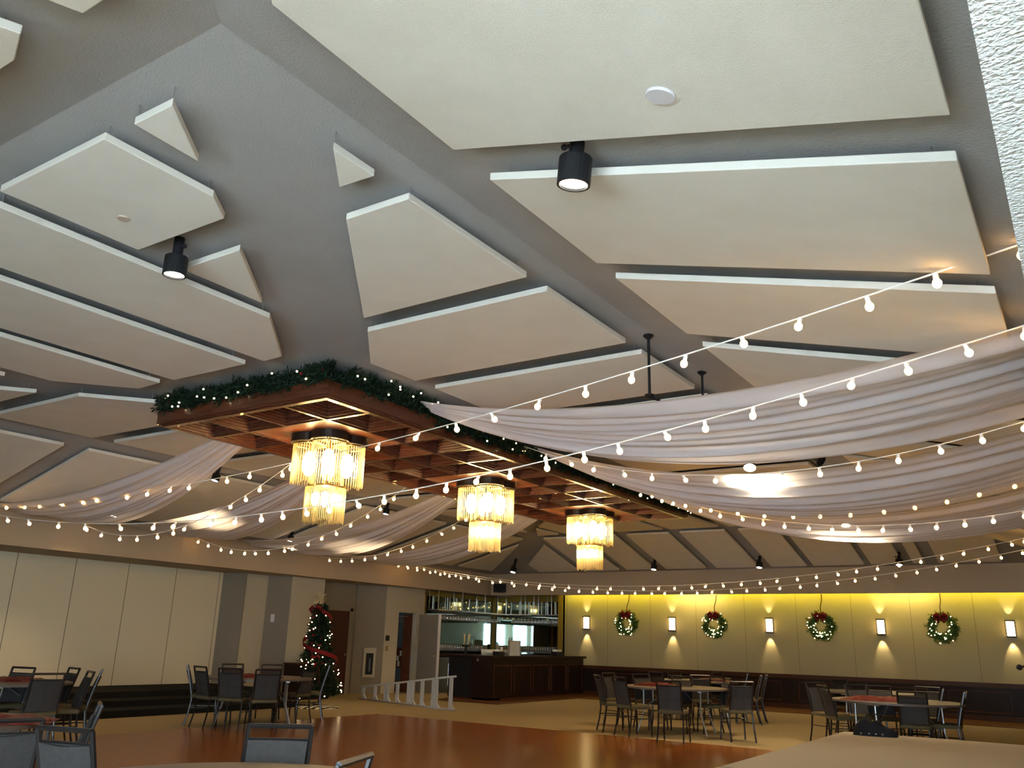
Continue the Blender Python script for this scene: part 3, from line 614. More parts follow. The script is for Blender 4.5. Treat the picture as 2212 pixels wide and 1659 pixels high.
# pendant spotlights on flanged poles along the right fold
def pole_spot(label, x, y, zb, lit, aim, power):
    t = thing('pendant_spotlight', label, 'spotlight', (x, y, zb), 0, 'pendant spotlights on flanged black poles')
    top = 3.5-.26*(x+.05) if x > FX1 else H
    top -= zb
    MB().lathe([(.001, top), (.052, top), (.052, top-.012), (.02, top-.04), (.001, top-.04)], 16).build('ceiling_flange', m_black, t)
    MB().tube([(0, 0, top-.03), (0, 0, .02)], .014, 8).build('pole', m_black, t)
    MB().lathe([(.001, .02), (.045, .02), (.05, 0), (.001, 0)], 16).build('mount_disc', m_black, t)
    hy, hz = (-.08, -.2) if power else (.24, -.05)
    MB().tube([(0, 0, 0), (.05, hy*.4, hz*.3), (.04, hy, hz*.8)], .014).build('yoke', m_black, t)
    h = MB().lathe([(.001, -.1), (.05, -.1), (.065, .06), (.075, .10), (.07, .10), (.06, .06)], 16, (0, 0, 0), 1).build('lamp_head', m_black, t); h.location = (.04, hy, hz); h.rotation_euler = aim
    l_ = MB().lathe([(.001, 0), (.066, 0)], 20).build('lens', lit, h); l_.location = (0, 0, .085)
    if power: lamp('spot_lamp', 'SPOT', (0, 0, .12), power, (1, .80, .52), h, rot=(PI, 0, 0), size=.05, spot=2.2)
m_dim = mat('dark_lens', (.02, .02, .025), .1)
pole_spot('black pole spotlight nearest the camera, its flange on the grey ceiling band', -3.24, 7.18, 3.71, m_dim, (2.0, 0, .6), 0)
pole_spot('second black pole spotlight, half hidden behind the widest drape', -3.22, 8.52, 3.71, m_dim, (2.0, 0, .9), 0)
m_beam = mat('bright_lens', (1, .9, .7), emit=220, ecol=(1, .88, .62))
pole_spot('bright pole spotlight glowing through the middle drape', -3.22, 9.95, 3.78, m_beam, (2.6, 0, .25), 260)
pole_spot('dark pole spotlight just right of the bright one', -2.6, 10.2, 3.74, m_dim, (2.2, 0, 1.2), 0)
pole_spot('bright pole spotlight glowing through the farthest drape', -3.2, 14.6, 3.68, m_beam, (2.7, 0, .2), 330)

# ------------------------------------------------------------------ wreaths and sconces on the back wall
def wreath(x, label, seed):
    rr = random.Random(seed); t = thing('wreath', label, 'wreath', (x, 23.5, 2.05), 0, 'lit green wreaths hanging on the back wall')
    g_ = MB(); n = 90
    for k in range(n):
        a = 2*PI*k/n
        for q in range(3):
            r = .255+rr.gauss(0, .045); c_ = (r*math.cos(a), rr.gauss(-.02, .025), r*math.sin(a)); tuft(g_, c_, .10, 9, rr, .011)
    g_.build('foliage', m_pinel, t)
    pts = []
    for k in range(34):
        a = rr.uniform(0, 2*PI)
        if .9 < a < 2.2 and rr.random() < .7: a += PI
        a = round(a/.18)*.18+rr.gauss(0, .03)
        r = .25+rr.choice((-.085, 0, .085))+rr.gauss(0, .015); pts.append((r*math.cos(a), -.10, r*math.sin(a)))
    dots(fairy_mesh, 'fairy_light', t, pts, .95)
    b = MB()
    for sx in (-1, 1):
        b.tube([(0, -.1, .25), (sx*.08, -.13, .32), (sx*.15, -.11, .27), (sx*.13, -.10, .2), (0, -.1, .25)], [.02, .05, .045, .04, .02], 8)
        b.tube([(0, -.1, .25), (sx*.05, -.12, .18), (sx*.08, -.11, .12)], [.02, .03, .022], 6)
    b.ball((0, -.13, .25), .035).build('bow', m_red, t, True)
    MB().tube([(0, .185, .82), (.012, .12, .66), (-.006, .03, .5), (.004, -.02, .33)], .012, 6).build('ribbon', m_rail, t)
    return t
for k, (x, l) in enumerate(((-11.47, 'green wreath with red bow nearest the bar, leftmost on the wall'), (-8.79, 'green wreath with red bow, second from the bar'),
                            (-5.92, 'green wreath with red bow, third from the bar'), (-3.1, 'green wreath with red bow, rightmost and largest in view'))): wreath(x, l, 20+k)
def sconce(x, label):
    t = thing('wall_sconce', label, 'wall sconce', (x, 23.7, 2.06), 0, 'lit wall sconces between the wreaths')
    MB().box((-.10, -.02, -.2), (.10, 0, .2)).build('backplate', m_bronze, t)
    prof = [(-.085, 0), (-.075, -.06), (-.03, -.095), (.03, -.095), (.075, -.06), (.085, 0)]
    v = [(a, b-.02, z) for z in (-.175, .175) for a, b in prof]
    MB().add(v, [(i, i+1, i+7, i+6) for i in range(5)]).build('glass_shade', m_shade, t, True)
    for z in (-.19, .165): MB().box((-.095, -.125, z), (.095, -.0, z+.025)).build('bracket_bar', m_bronze, t)
    lamp('sconce_lamp', 'SPOT', (0, -.10, .25), 12, (1, .78, .42), t, rot=(PI-.35, 0, 0), size=.02, spot=1.0)
    lamp('sconce_lamp', 'SPOT', (0, -.10, -.25), 24, (1, .78, .42), t, rot=(.35, 0, 0), size=.02, spot=1.0)
for x, l in ((-12.9, 'lit sconce nearest the bar on the wreath wall'), (-10.12, 'lit sconce between the first and second wreaths from the bar'), (-7.33, 'lit sconce between the second and third wreaths from the bar'),
             (-4.52, 'lit sconce between the two rightmost wreaths'), (-1.68, 'lit sconce at the right edge, past the last wreath')): sconce(x, l)

# ------------------------------------------------------------------ Christmas tree
rr = random.Random(5)
tr = thing('christmas_tree', 'slim dark Christmas tree with white lights and red ribbon beside the dark door', 'christmas tree', (-14.12, 14.0, 0))
tr.rotation_euler = (-.085*math.cos(PI/4), 0, 0); tr.rotation_euler = (.06, -.06, 0)
HT = 2.3
g_ = MB(); lp = []; 
for k in range(900):
    z = .25+(HT-.45)*rr.random()**1.1; R = .40*(1-(z/HT))**.75+.05; a = rr.uniform(0, 2*PI); r = R*rr.uniform(.55, 1)
    c_ = Vector((r*math.cos(a)+.03*math.sin(z*4), r*math.sin(a), z)); tuft(g_, c_, .12, 8, rr, .014, -.2)
g_.build('branches', m_pine, tr)
MB().tube([(0, 0, .05), (0, 0, HT-.1)], [.03, .012]).build('trunk', m_brown, tr)
for k in range(85):
    z = .18+(HT-.5)*rr.random(); R = .42*(1-(z/HT))**.75+.09; a = rr.uniform(0, 2*PI); lp.append((R*math.cos(a)+.03*math.sin(z*4), R*math.sin(a), z))
dots(fairy_mesh, 'fairy_light', tr, lp, 1.0)
b = MB()
pts = []
for k in range(90):
    z = HT-.32-1.6*k/90; a = 3.4*2*PI*k/90*.55-.6; R = .40*(1-(z/HT))**.75+.13; pts.append((R*math.cos(a)+.03*math.sin(z*4), R*math.sin(a), z))
v = []; fc_ = []
for i, p in enumerate(pts): v += [(p[0], p[1], p[2]+.045), (p[0], p[1], p[2]-.045)]
for i in range(len(pts)-1): fc_.append((2*i, 2*i+1, 2*i+3, 2*i+2))
b.add(v, fc_).build('ribbon', m_red, tr)
b = MB()
for sx in (-1, 1):
    b.tube([(0, -.08, 2.0), (sx*.08, -.14, 2.08), (sx*.16, -.12, 2.04), (sx*.12, -.10, 1.95), (0, -.08, 2.0)], [.02, .045, .04, .035, .02], 8)
b.build('bow', m_red, tr, True)
tp = MB()
for k in range(60): tuft(tp, (rr.gauss(0, .02), rr.gauss(0, .02), HT-.12+rr.uniform(0, .08)), .2, 2, rr, .008, .9)
tp.build('topper', m_gold, tr); dots(berry_mesh, 'ornament', tr, [(.36*math.cos(a)*(1-z/HT)+.02, .36*math.sin(a)*(1-z/HT)-.08, z) for a, z in [(rr.uniform(3.3, 6.2), rr.uniform(.5, 2)) for _ in range(22)]], 1.5)
o = MB().lathe([(.02, .10), (.2, .06), (.45, .02), (.5, .0)], 40).build('tree_skirt', m_zebra); o.location = (-14.05, 13.85, .002)
tag(o, 'cream and black striped skirt around the foot of the Christmas tree', 'tree skirt')
# cabinet with small greenery behind the left table
cab = thing('sideboard', 'dark wooden sideboard against the light pier, left of the tree', 'sideboard', (-16.1, 15.5, 0))
MB().box((-.3, -.5, 0), (.25, .5, .78)).build('body', m_bar, cab); MB().box((-.32, -.52, .78), (.29, .52, .82)).build('top', m_rail, cab)
for y in (-.48, .01): MB().box((.25, y, .1), (.268, y+.46, .72)).build('door', m_bar, cab)
sg = thing('greenery_bunch', 'small dark pine bunch with white lights on the sideboard', 'greenery', (-16.0, 15.45, .82))
g_ = MB()
for k in range(70): tuft(g_, (rr.gauss(0, .09), rr.gauss(0, .12), abs(rr.gauss(.14, .10))), .12, 8, rr, .012)
g_.build('foliage', m_pine, sg); dots(fairy_mesh, 'fairy_light', sg, [(.13+rr.gauss(0, .02), rr.gauss(-.06, .10), rr.uniform(.05, .36)) for _ in range(9)], 1.3)

# ------------------------------------------------------------------ chairs
def make_chair():
    r = thing('banquet_chair', 'chair', 'chair'); fw_ = .42
    seat = MB(); pr = []
    n = 6
    seat.prism([(-.21, -.20), (-.19, -.225), (.19, -.225), (.21, -.20), (.205, .18), (.17, .21), (-.17, .21), (-.205, .18)], .43, .485)
    seat.build('seat', m_chairs, r, bevel=.018)
    # back: leans back (towards -y), the sitter faces +y
    bk = MB()
    def by(z): return -.205-.17*(z-.45)/.48*.75
    vs = []
    for th in (0, .035):
        for x in (-.168, 0, .168):
            for z in (.50, .66, .84): vs.append((x, by(z)+th-(.018 if x == 0 else 0)+(.012 if z == .66 else 0), z))
    def q(a, b_, c_, d_): return (a, b_, c_, d_)
    F = []
    for o_ in (0, 9):
        for i in range(2):
            for j in range(2):
                a = o_+i*3+j; qd = (a, a+1, a+4, a+3); F.append(qd if o_ else qd[::-1])
    ed = [0, 3, 6, 7, 8, 5, 2, 1]
    for i in range(8): a, b_ = ed[i], ed[(i+1) % 8]; F.append((a, b_, b_+9, a+9))
    bk.add(vs, F).build('backrest', m_chairu, r, bevel=.008)
    fr_ = MB()
    for x in (-.188, .188): fr_.tube([(x, -.20, .42), (x, by(.5)+.01, .5), (x, by(.7)+.015, .7), (x, by(.925)+.012, .925)], .0155, 6)
    fr_.tube([(-.19, by(.925)+.012, .925), (.19, by(.925)+.012, .925)], .0155, 6)
    fr_.tube([(-.185, by(.855)+.015, .855), (.185, by(.855)+.015, .855)], .008, 6)
    fr_.build('back_frame', m_chairf, r)
    for x in (-.195, .195):
        MB().tube([(x, .18, .43), (x*1.04, .20, .2), (x*1.07, .205, .0)], .0135, 6).build('leg', m_chairf, r)
        MB().tube([(x, -.19, .43), (x*1.03, -.22, .2), (x*1.07, -.27, .0)], .0135, 6).build('leg', m_chairf, r)
    s_ = MB()
    for x in (-.2, .2): s_.tube([(x, .19, .28), (x, -.21, .28)], .008, 5)
    s_.tube([(-.2, .19, .33), (.2, .19, .33)], .008, 5).build('stretcher', m_chairf, r)
    return r
chair0 = make_chair(); used = [False]
def chair(x, y, face, label, group, z=0):
    """face: compass direction the sitter looks, degrees, 0 = +y, 90 = -x"""
    c_ = chair0 if not used[0] else copy_tree(chair0); used[0] = True
    c_.location = (x, y, z); c_.rotation_euler = (0, 0, math.radians(face)); c_['label'] = label; c_['group'] = group; return c_
def make_table():
    r = thing('round_table', 'table', 'table')
    MB().lathe([(.001, .738), (.90, .738), (.905, .745), (.905, .755), (.895, .762), (.001, .762)], 64).build('tabletop', m_table, r)
    MB().lathe([(.905, .735), (.915, .735), (.915, .763), (.905, .763)], 64).build('edge_band', m_tedge, r)
    for s_ in (-1, 1):
        for q_ in (-1, 1):
            MB().tube([(s_*.5, q_*.32, .735), (s_*.5, q_*.34, .35), (s_*.56, q_*.36, .16), (s_*.6, q_*.38, .01)], .014, 8).build('leg', m_tleg, r)
        MB().tube([(s_*.5, -.34, .4), (s_*.5, .34, .4)], .010).tube([(s_*.5, -.32, .4), (s_*.12, 0, .73)], .009).build('leg_brace', m_tleg, r)
        MB().box((s_*.5-.03, -.4, .70), (s_*.5+.03, .4, .737)).build('leg_rail', m_tleg, r)
    return r
tab0 = make_table(); tused = [False]
def table(x, y, rz, label, z=0):
    t = tab0 if not tused[0] else copy_tree(tab0); tused[0] = True
    t.location = (x, y, z); t.rotation_euler = (0, 0, math.radians(rz)); t['label'] = label; t['group'] = 'round banquet tables'; return t
def runner(x, y, rz, label, L_=.75, Wd=.34):
    rr_ = random.Random(int(x*100)); n, m_ = 24, 12; vs = []
    for i in range(n+1):
        for j in range(m_+1):
            u, v = i/n-.5, j/m_-.5; e = (1-abs(2*u)**4)*(1-abs(2*v)**4)
            vs.append((u*L_*(1+.1*rr_.random()), v*Wd*(1+.15*rr_.random()), .002+e*(.022+.03*abs(math.sin(9*u+5*v))+.012*rr_.random())))
    fs_ = [(i*(m_+1)+j, (i+1)*(m_+1)+j, (i+1)*(m_+1)+j+1, i*(m_+1)+j+1) for i in range(n) for j in range(m_)]
    o = MB().add(vs, fs_).build('sequin_runner', m_redseq); o.location = (x, y, .764); o.rotation_euler = (0, 0, math.radians(rz))
    return tag(o, label, 'table decoration', 'red sequin cloths on the tables')
table(-6.40, 15.05, 10, 'round table with a bright cream top before the wainscot, nearest the dance floor right side')
table(-2.65, 14.55, 37, 'round table beyond the stage edge, partly behind the bag')
table(-11.90, 10.30, 50, 'round table left of the Christmas tree, before the dark steps')
table(-12.20, 6.20, 111, 'round table at the left edge before the cream partition')
table(-7.45, 3.20, 148, 'round table in the lower left corner with glittering red cloth')
table(-3.46, 2.85, 185, 'round table at the bottom edge of the photo before the lone chair')
table(-7.40, 18.40, 222, 'round table half hidden behind the bright cream table')
table(-3.50, 17.30, 259, 'round table half hidden behind the table by the bag')
chair(-7.26, 14.35, -48, 'chair at the left end of the bright cream table with a shining metal back edge', 'banquet chairs around the round tables')
chair(-6.70, 13.97, -28, 'chair left of the middle one at the bright cream table, nearest side', 'banquet chairs around the round tables')
chair(-5.80, 13.53, 10, 'chair seen from behind in the middle of the bright cream table', 'banquet chairs around the round tables')
chair(-5.16, 14.63, 40, 'blue-grey backed chair at the right end of the bright cream table', 'banquet chairs around the round tables')
chair(-5.89, 15.42, 126, 'chair tucked behind the blue-grey backed chair right of the cream table', 'banquet chairs around the round tables')
chair(-7.60, 15.31, -102, 'chair behind the shining one at the far left of the bright cream table', 'banquet chairs around the round tables')
chair(-7.04, 15.40, -119, 'chair on the far side of the bright cream table, left of centre', 'banquet chairs around the round tables')
chair(-6.42, 15.18, -173, 'chair on the far side of the bright cream table, behind the middle chair', 'banquet chairs around the round tables')
chair(-7.67, 17.54, -18, 'chair beyond the cream table just right of the red cloth', 'banquet chairs around the round tables')
chair(-7.68, 18.53, -115, 'farther chair against the wainscot left of centre beyond the cream table', 'banquet chairs around the round tables')
chair(-6.67, 16.86, 25, 'chair between the two tables beyond the cream table', 'banquet chairs around the round tables')
chair(-7.23, 18.66, 146, 'dark chair against the wainscot beyond the right half of the cream table', 'banquet chairs around the round tables')
chair(-6.64, 18.66, 109, 'dark chair against the wainscot, left of the two side-facing chairs', 'banquet chairs around the round tables')
chair(-6.12, 17.96, 112, 'side-facing chair at the right end of the table beyond the cream table', 'banquet chairs around the round tables')
chair(-6.20, 18.57, 112, 'outer one of the two side-facing chairs beyond the cream table', 'banquet chairs around the round tables')
chair(-3.47, 14.73, -52, 'brown chair at the left end of the table by the bag', 'banquet chairs around the round tables')
chair(-3.85, 15.38, -125, 'chair partly behind the brown chair at the left of the table by the bag', 'banquet chairs around the round tables')
chair(-3.98, 17.62, -123, 'greenish chair standing farthest behind the table by the bag', 'banquet chairs around the round tables')
chair(-3.23, 15.27, -141, 'grey chair on the far side of the table by the bag, left one', 'banquet chairs around the round tables')
chair(-2.95, 15.20, -155, 'brown chair on the far side of the table by the bag, right one', 'banquet chairs around the round tables')
chair(-2.35, 14.09, 8, 'large dark chair seen from behind, right of the black bag', 'banquet chairs around the round tables')
chair(-2.49, 15.79, 173, 'brown chair behind the large dark chair right of the bag', 'banquet chairs around the round tables')
chair(-2.43, 15.32, 97, 'thin edge-on chair between the large dark chair and the rightmost chair', 'banquet chairs around the round tables')
chair(-2.04, 14.59, 92, 'rightmost chair, seen from the side with a pale back edge', 'banquet chairs around the round tables')
chair(-12.53, 9.78, -38, 'narrow edge-on chair at the far left of the table by the tree', 'banquet chairs around the round tables')
chair(-12.09, 9.64, -8, 'dark chair at the left end of the table by the tree', 'banquet chairs around the round tables')
chair(-11.57, 9.63, 27, 'near chair seen from behind, left one at the table by the tree', 'banquet chairs around the round tables')
chair(-11.13, 9.80, 57, 'near chair seen from behind, right one at the table by the tree', 'banquet chairs around the round tables')
chair(-12.75, 10.61, -110, 'pale far chair behind the left near chair at the table by the tree', 'banquet chairs around the round tables')
chair(-12.48, 11.06, -143, 'far chair behind the right near chair at the table by the tree', 'banquet chairs around the round tables')
chair(-11.89, 11.15, 100, 'chair at the right end of the table by the tree', 'banquet chairs around the round tables')
chair(-12.14, 11.77, 134, 'edge-on chair before the foot of the Christmas tree', 'banquet chairs around the round tables')
chair(-12.23, 6.30, -162, 'chair on the far side of the leftmost table, before the partition', 'banquet chairs around the round tables')
chair(-10.94, 6.05, 83, 'large dark chair seen from behind at the leftmost table', 'banquet chairs around the round tables')
chair(-12.09, 6.84, 170, 'chair at the far right of the leftmost table', 'banquet chairs around the round tables')
chair(-11.09, 6.46, 160, 'brown chair right of the leftmost table, its seat catching light', 'banquet chairs around the round tables')
chair(-11.52, 6.87, 147, 'edge-on chair outermost right of the leftmost table', 'banquet chairs around the round tables')
chair(-5.71, 2.94, 75, 'grey chair back in the lower left corner before the red cloth', 'banquet chairs around the round tables')
chair(-4.86, 3.15, 15, 'pale grey chair back beside the lower left corner chair', 'banquet chairs around the round tables')
chair(-6.32, 3.63, 150, 'dark chair with a bluish metal edge beyond the lower left chairs', 'banquet chairs around the round tables')
chair(-4.00, 3.59, -144, 'lone grey chair facing the camera in front of the dance floor', 'banquet chairs around the round tables')
chair(-3.15, 2.97, 111, 'chair of which only a dark top corner shows at the bottom edge', 'banquet chairs around the round tables')
runner(-6.75, 15.00, 20, 'red sequin cloth lying on the bright cream table')
runner(-2.80, 14.30, 10, 'long red sequin cloth on the table by the bag', 1.1, .5)
runner(-11.80, 10.25, 50, 'red sequin cloth on the table by the tree')
runner(-12.10, 6.40, 40, 'red sequin cloth on the leftmost table')
runner(-7.15, 3.50, 50, 'bright red sequin cloth at the lower left edge', 1.1, .5)
runner(-7.00, 18.50, 0, 'red sequin cloth on the table beyond the cream one')

# ------------------------------------------------------------------ black bag on the stage
bg_ = thing('equipment_bag', 'black soft equipment bag lying on the far edge of the grey stage', 'bag', (-2.62, 12.72, .4), .1)
rr = random.Random(8); vs = []; n, m_ = 18, 14
for i in range(n+1):
    for j in range(m_+1):
        u = i/n*2-1; a = PI*j/m_; r = (1-abs(u)**3.2)**.5 if abs(u) < 1 else 0
        hgt = (.15+.05*math.sin(2.2*u+2.4)+.02*math.sin(9*u))+rr.gauss(0, .007); sq = lambda q: math.copysign(abs(q)**.55, q)
        vs.append((u*.27+rr.gauss(0, .004), sq(math.cos(a))*.13*(.55+.45*r)+rr.gauss(0, .004), max(0, sq(math.sin(a))*hgt*r**.6)))
fs_ = [(i*(m_+1)+j, i*(m_+1)+j+1, (i+1)*(m_+1)+j+1, (i+1)*(m_+1)+j) for i in range(n) for j in range(m_)]
MB().add(vs, fs_).build('body', m_blackf, bg_, True)
MB().tube([(-.12, -.02, .16), (-.09, -.03, .25), (.05, -.03, .27), (.09, -.02, .17)], .012, 8).build('handle', m_black, bg_, True)
for x in (-.16, -.06, .02, .1): MB().ball((x, -.135, .03), .012).build('buckle', m_steel, bg_)

# ------------------------------------------------------------------ bar
bar = thing('bar_counter', 'dark mahogany bar counter with panelled front before the mirrored back wall', 'bar counter', (-13, 18.8, 0))
MB().box((-.62, 0, .06), (0, 4.85, 1.03)).build('body', m_bar, bar)
MB().box((-1.35, 0, .06), (-.62, .5, 1.03)).build('end_body', m_black, bar)
MB().box((-.72, -.06, 1.03), (.10, 4.86, 1.09)).box((-1.4, -.06, 1.03), (-.72, .55, 1.09)).build('countertop', m_bar, bar)
MB().box((-1.35, .03, 0), (-.03, .5, .06)).box((-.6, .03, 0), (-.03, 4.84, .06)).build('plinth', m_brown, bar)
for k in range(5):
    y = .1+k*.95; p_ = MB().box((0, y, .16), (.014, y+.85, .86)).build('front_panel', m_bar, bar)
    MB().box((.014, y, .16), (.024, y+.02, .86)).box((.014, y+.83, .16), (.024, y+.85, .86)).box((.014, y, .84), (.024, y+.85, .86)).build('moulding', m_brown, p_)
bc = thing('back_counter', 'dark back counter with shelves of glasses under the bar mirror', 'counter', (-16.86, 20.35, 0))
MB().box((0, 0, 0), (.6, 4.05, .98)).box((.6, 3.45, 0), (2.9, 4.05, .98)).build('body', m_black, bc)
MB().box((0, 0, .98), (.64, 4.08, 1.02)).box((.64, 3.41, .98), (2.95, 4.08, 1.02)).build('countertop', m_bar, bc)
MB().box((.02, .0, 1.13), (.34, 4.0, 1.145)).box((.3, 3.78, 1.13), (2.6, 4.04, 1.145)).build('glass_shelf', m_glass, bc)
fr = thing('drinks_cooler', 'small glass-front cooler under the back counter behind the stair rail', 'cooler', (-15.9, 20.6, 0))
MB().box((-.3, 0, 0), (.28, .9, .95)).build('body', m_steel, fr)
MB().box((-.26, -.02, .06), (.24, 0, .9)).build('glass_door', mat('cooler_glass', (.16, .15, .10), .1), fr)
MB().tube([(.2, -.04, .2), (.2, -.04, .8)], .012).build('handle', m_steel, fr)
o = struct('wall_bar_mirror_side', MB().box((-16.86, 20.75, 1.05), (-16.84, 24.44, 2.72)), m_mirror, 'mirror on the side wall of the bar')
o = struct('wall_bar_mirror_back', MB().box((-16.82, 24.43, 1.05), (-13.9, 24.45, 2.72)), m_mirror, 'mirror on the back wall of the bar')
struct('trim_9', MB().box((-16.88, 20.3, 2.72), (-16.8, 24.45, 2.85)).box((-16.88, 24.38, 2.72), (-13.75, 24.46, 3.3)).box((-16.86, 20.6, .98), (-16.8, 20.75, 2.8)).box((-16.86, 24.36, 1.0), (-16.76, 24.46, 2.8)).box((-13.98, 24.38, 1.0), (-13.75, 24.46, 3.0)), m_gold2, 'yellow trim around the bar mirrors')
# ceiling-hung glass rack
rk = thing('glass_rack', 'hanging metal glass rack with posts before the bar mirrors', 'glass rack', (-16.1, 20.4, 0))
for k in range(4):     # posts up to the soffit, along the side mirror and along the back mirror
    for x in (0, -.34): MB().box((x, .02+k*1.2, 2.29), (x+.02, .04+k*1.2, 2.85)).build('post', m_steel, rk)
for k in range(4):
    for y in (3.66, 3.92): MB().box((.55+k*.5, y, 2.29), (.57+k*.5, y+.02, 3.5)).build('post', m_steel, rk)
q_ = MB().box((0, 0, 2.28), (.02, 3.7, 2.31)).box((-.34, 0, 2.28), (-.32, 3.95, 2.31)).box((0, 3.66, 2.28), (2.2, 3.68, 2.31)).box((-.34, 3.92, 2.28), (2.2, 3.94, 2.31)).box((-.34, 0, 2.28), (.02, .02, 2.31))
q_.build('top_rail', m_steel, rk)
q_ = MB()
for k in range(5): q_.box((-.34+k*.075, 0, 2.262), (-.30+k*.075, 3.66, 2.272))
for k in range(4): q_.box((-.3, 3.68+k*.065, 2.262), (2.2, 3.71+k*.065, 2.272))
for k in range(5): q_.box((-.34, .02+k*.9, 2.272), (.02, .034+k*.9, 2.285))
for k in range(5): q_.box((.1+k*.45, 3.66, 2.272), (.114+k*.45, 3.94, 2.285))
q_.build('hanger_rails', m_bronze, rk)
gl0 = MB().lathe([(.032, 0), (.030, -.004), (.004, -.008), (.004, -.085), (.03, -.11), (.038, -.15), (.030, -.19)], 10)
gl0.f = [f for f in gl0.f if len(f) == 4]
gm = gl0.build('wine_glass', m_glass, None, True); gmesh = gm.data; bpy.data.objects.remove(gm)
tl0 = MB().lathe([(.028, 0), (.032, .13), (.030, .13), (.026, .01)], 10).build('glass', m_glass, None, True); tmesh = tl0.data; bpy.data.objects.remove(tl0)
for arm, row, n in ((0, 0, 25), (0, 1, 25), (1, 0, 16), (1, 1, 16)):
    for k in range(n):
        o = bpy.data.objects.new('wine_glass', gmesh); C.objects.link(o); o.scale = (1.1, 1.1, 1.25)
        o.location = (-16.38+row*.15, 20.52+k*.14, 2.265) if arm == 0 else (-15.9+k*.13, 24.12+row*.13, 2.265)
        tag(o, 'stemmed wine glass hanging upside down from the rack by the bar %s mirror' % ('back' if arm else 'side'), 'wine glass', 'glasses hanging by the bar %s mirror' % ('back' if arm else 'side'))
for row in range(2):
    for k in range(26):
        o = bpy.data.objects.new('tumbler', tmesh); C.objects.link(o); o.location = (-16.62+row*.12, 20.55+k*.12, 1.147); o.scale = (1.1, 1.1, 1.3)
        tag(o, 'clear tumbler on the glass shelf along the bar side mirror', 'glass', 'tumblers on the side shelf')
for k in range(24):
    o = bpy.data.objects.new('tumbler', tmesh); C.objects.link(o); o.location = (-16.35+k*.09, 24.15, 1.147); o.scale = (1.1, 1.1, 1.3)
    tag(o, 'clear tumbler on the glass shelf below the bar back mirror', 'glass', 'tumblers on the back shelf')
for k in range(22):
    o = bpy.data.objects.new('flute_glass', tmesh); C.objects.link(o); o.location = (-13.5, 19.1+k*.085, 1.09); o.scale = (1, 1, 1.15)
    tag(o, 'clear glass standing in a row on the near end of the bar counter', 'glass', 'row of glasses on the bar counter')
def boxobj(name, label, cat, a, b, m): return tag(MB().box(a, b).build(name, m, bevel=.004), label, cat)
cd = thing('napkin_caddy', 'black napkin caddy on the near corner of the bar counter', 'caddy', (-13.05, 19.2, 1.09))
MB().box((-.1, -.12, 0), (.1, .12, .11)).build('box', m_black, cd); MB().box((-.07, -.08, .11), (.07, .06, .16)).build('napkins', m_paper, cd); MB().box((-.03, .12, 0), (.03, .15, .22)).build('card', m_paper, cd)
cd = thing('napkin_caddy', 'black napkin caddy on the far end of the bar counter', 'caddy', (-13.1, 22.3, 1.09))
MB().box((-.1, -.2, 0), (.1, .2, .12)).build('box', m_black, cd); MB().box((-.07, -.16, .12), (.07, .1, .18)).build('napkins', m_paper, cd)
sc_ = thing('menu_board', 'small upright cream board in a frame standing on the bar counter', 'sign', (-13.15, 20.1, 1.09))
MB().box((-.02, -.25, 0), (.0, .25, .36)).build('board', m_paper, sc_); MB().box((-.03, -.28, 0), (.015, -.25, .39)).box((-.03, .25, 0), (.015, .28, .39)).box((-.03, -.25, .36), (.015, .25, .39)).build('frame', m_steel, sc_)
tp_ = thing('beer_tap', 'pair of wooden tap handles on a black tower beside the bar', 'beer tap', (-14.0, 19.05, 1.09))
MB().tube([(0, 0, 0), (0, 0, .24)], .035, 10).box((-.04, -.14, .20), (.04, .14, .25)).build('tower', m_black, tp_)
for y in (-.09, .09): MB().tube([(0, y, .25), (.01, y, .35), (.02, y*1.2, .52)], [.012, .02, .028], 8).build('tap_handle', m_gold, tp_)
lm = thing('table_lamp', 'tiny lamp with cream shade on the bar shelf corner', 'lamp', (-16.3, 23.9, 1.147))
MB().tube([(0, 0, 0), (0, 0, .10)], .015).build('base', m_brass, lm); MB().lathe([(.06, .09), (.04, .2)], 14).build('lamp_shade', m_gold, lm)
sp = thing('loudspeaker', 'black loudspeaker box on the soffit corner above the bar', 'loudspeaker', (-15.6, 22.9, 2.93), .6)
MB().box((-.2, -.16, 0), (.2, .08, .26)).build('cabinet', m_black, sp, bevel=.02); MB().box((-.17, -.17, .03), (.17, -.16, .23)).build('grille', m_blackf, sp)

# stair rail, extinguisher cabinet, plates, closet contents
rl = thing('stair_railing', 'long white railing with flared posts standing before the bar doorway', 'railing', (0, 0, 0))
A_, B_ = Vector((-15.35, 16.6, 0)), Vector((-11.7, 15.6, 0)); dirv = (B_-A_).normalized(); ang = math.atan2(dirv.y, dirv.x)
def hgt(t): return .28+.42*t
MB().tube([A_+Vector((0, 0, hgt(0))), B_+Vector((0, 0, hgt(1)))], .024, 6).build('handrail', m_railw, rl)
mid = (A_+B_)/2; MB().cbox((mid.x, mid.y, .015), ((B_-A_).length, .10, .03), ang).build('base_rail', m_tleg, rl)
for t in (.03, .17, .29, .31, .42, .54, .58, .68, .79, .82, .96):
    p = A_.lerp(B_, t); h_ = hgt(t)-.02
    pb = MB(); 
    for q in (-.028, .028): pb.cbox((p.x+dirv.x*q, p.y+dirv.y*q, h_/2+.02), (.024, .05, h_), ang)
    m3 = Matrix.Rotation(ang, 3, 'Z'); tri = [(-.05, 0, .03), (.14, 0, .03), (-.05, 0, .2)]
    v = [p+m3 @ Vector((a, s_, z)) for s_ in (-.02, .02) for a, _, z in tri]
    pb.add(v, [(0, 1, 2), (5, 4, 3), (0, 3, 4, 1), (1, 4, 5, 2), (2, 5, 3, 0)]); pb.build('post', m_railw, rl)
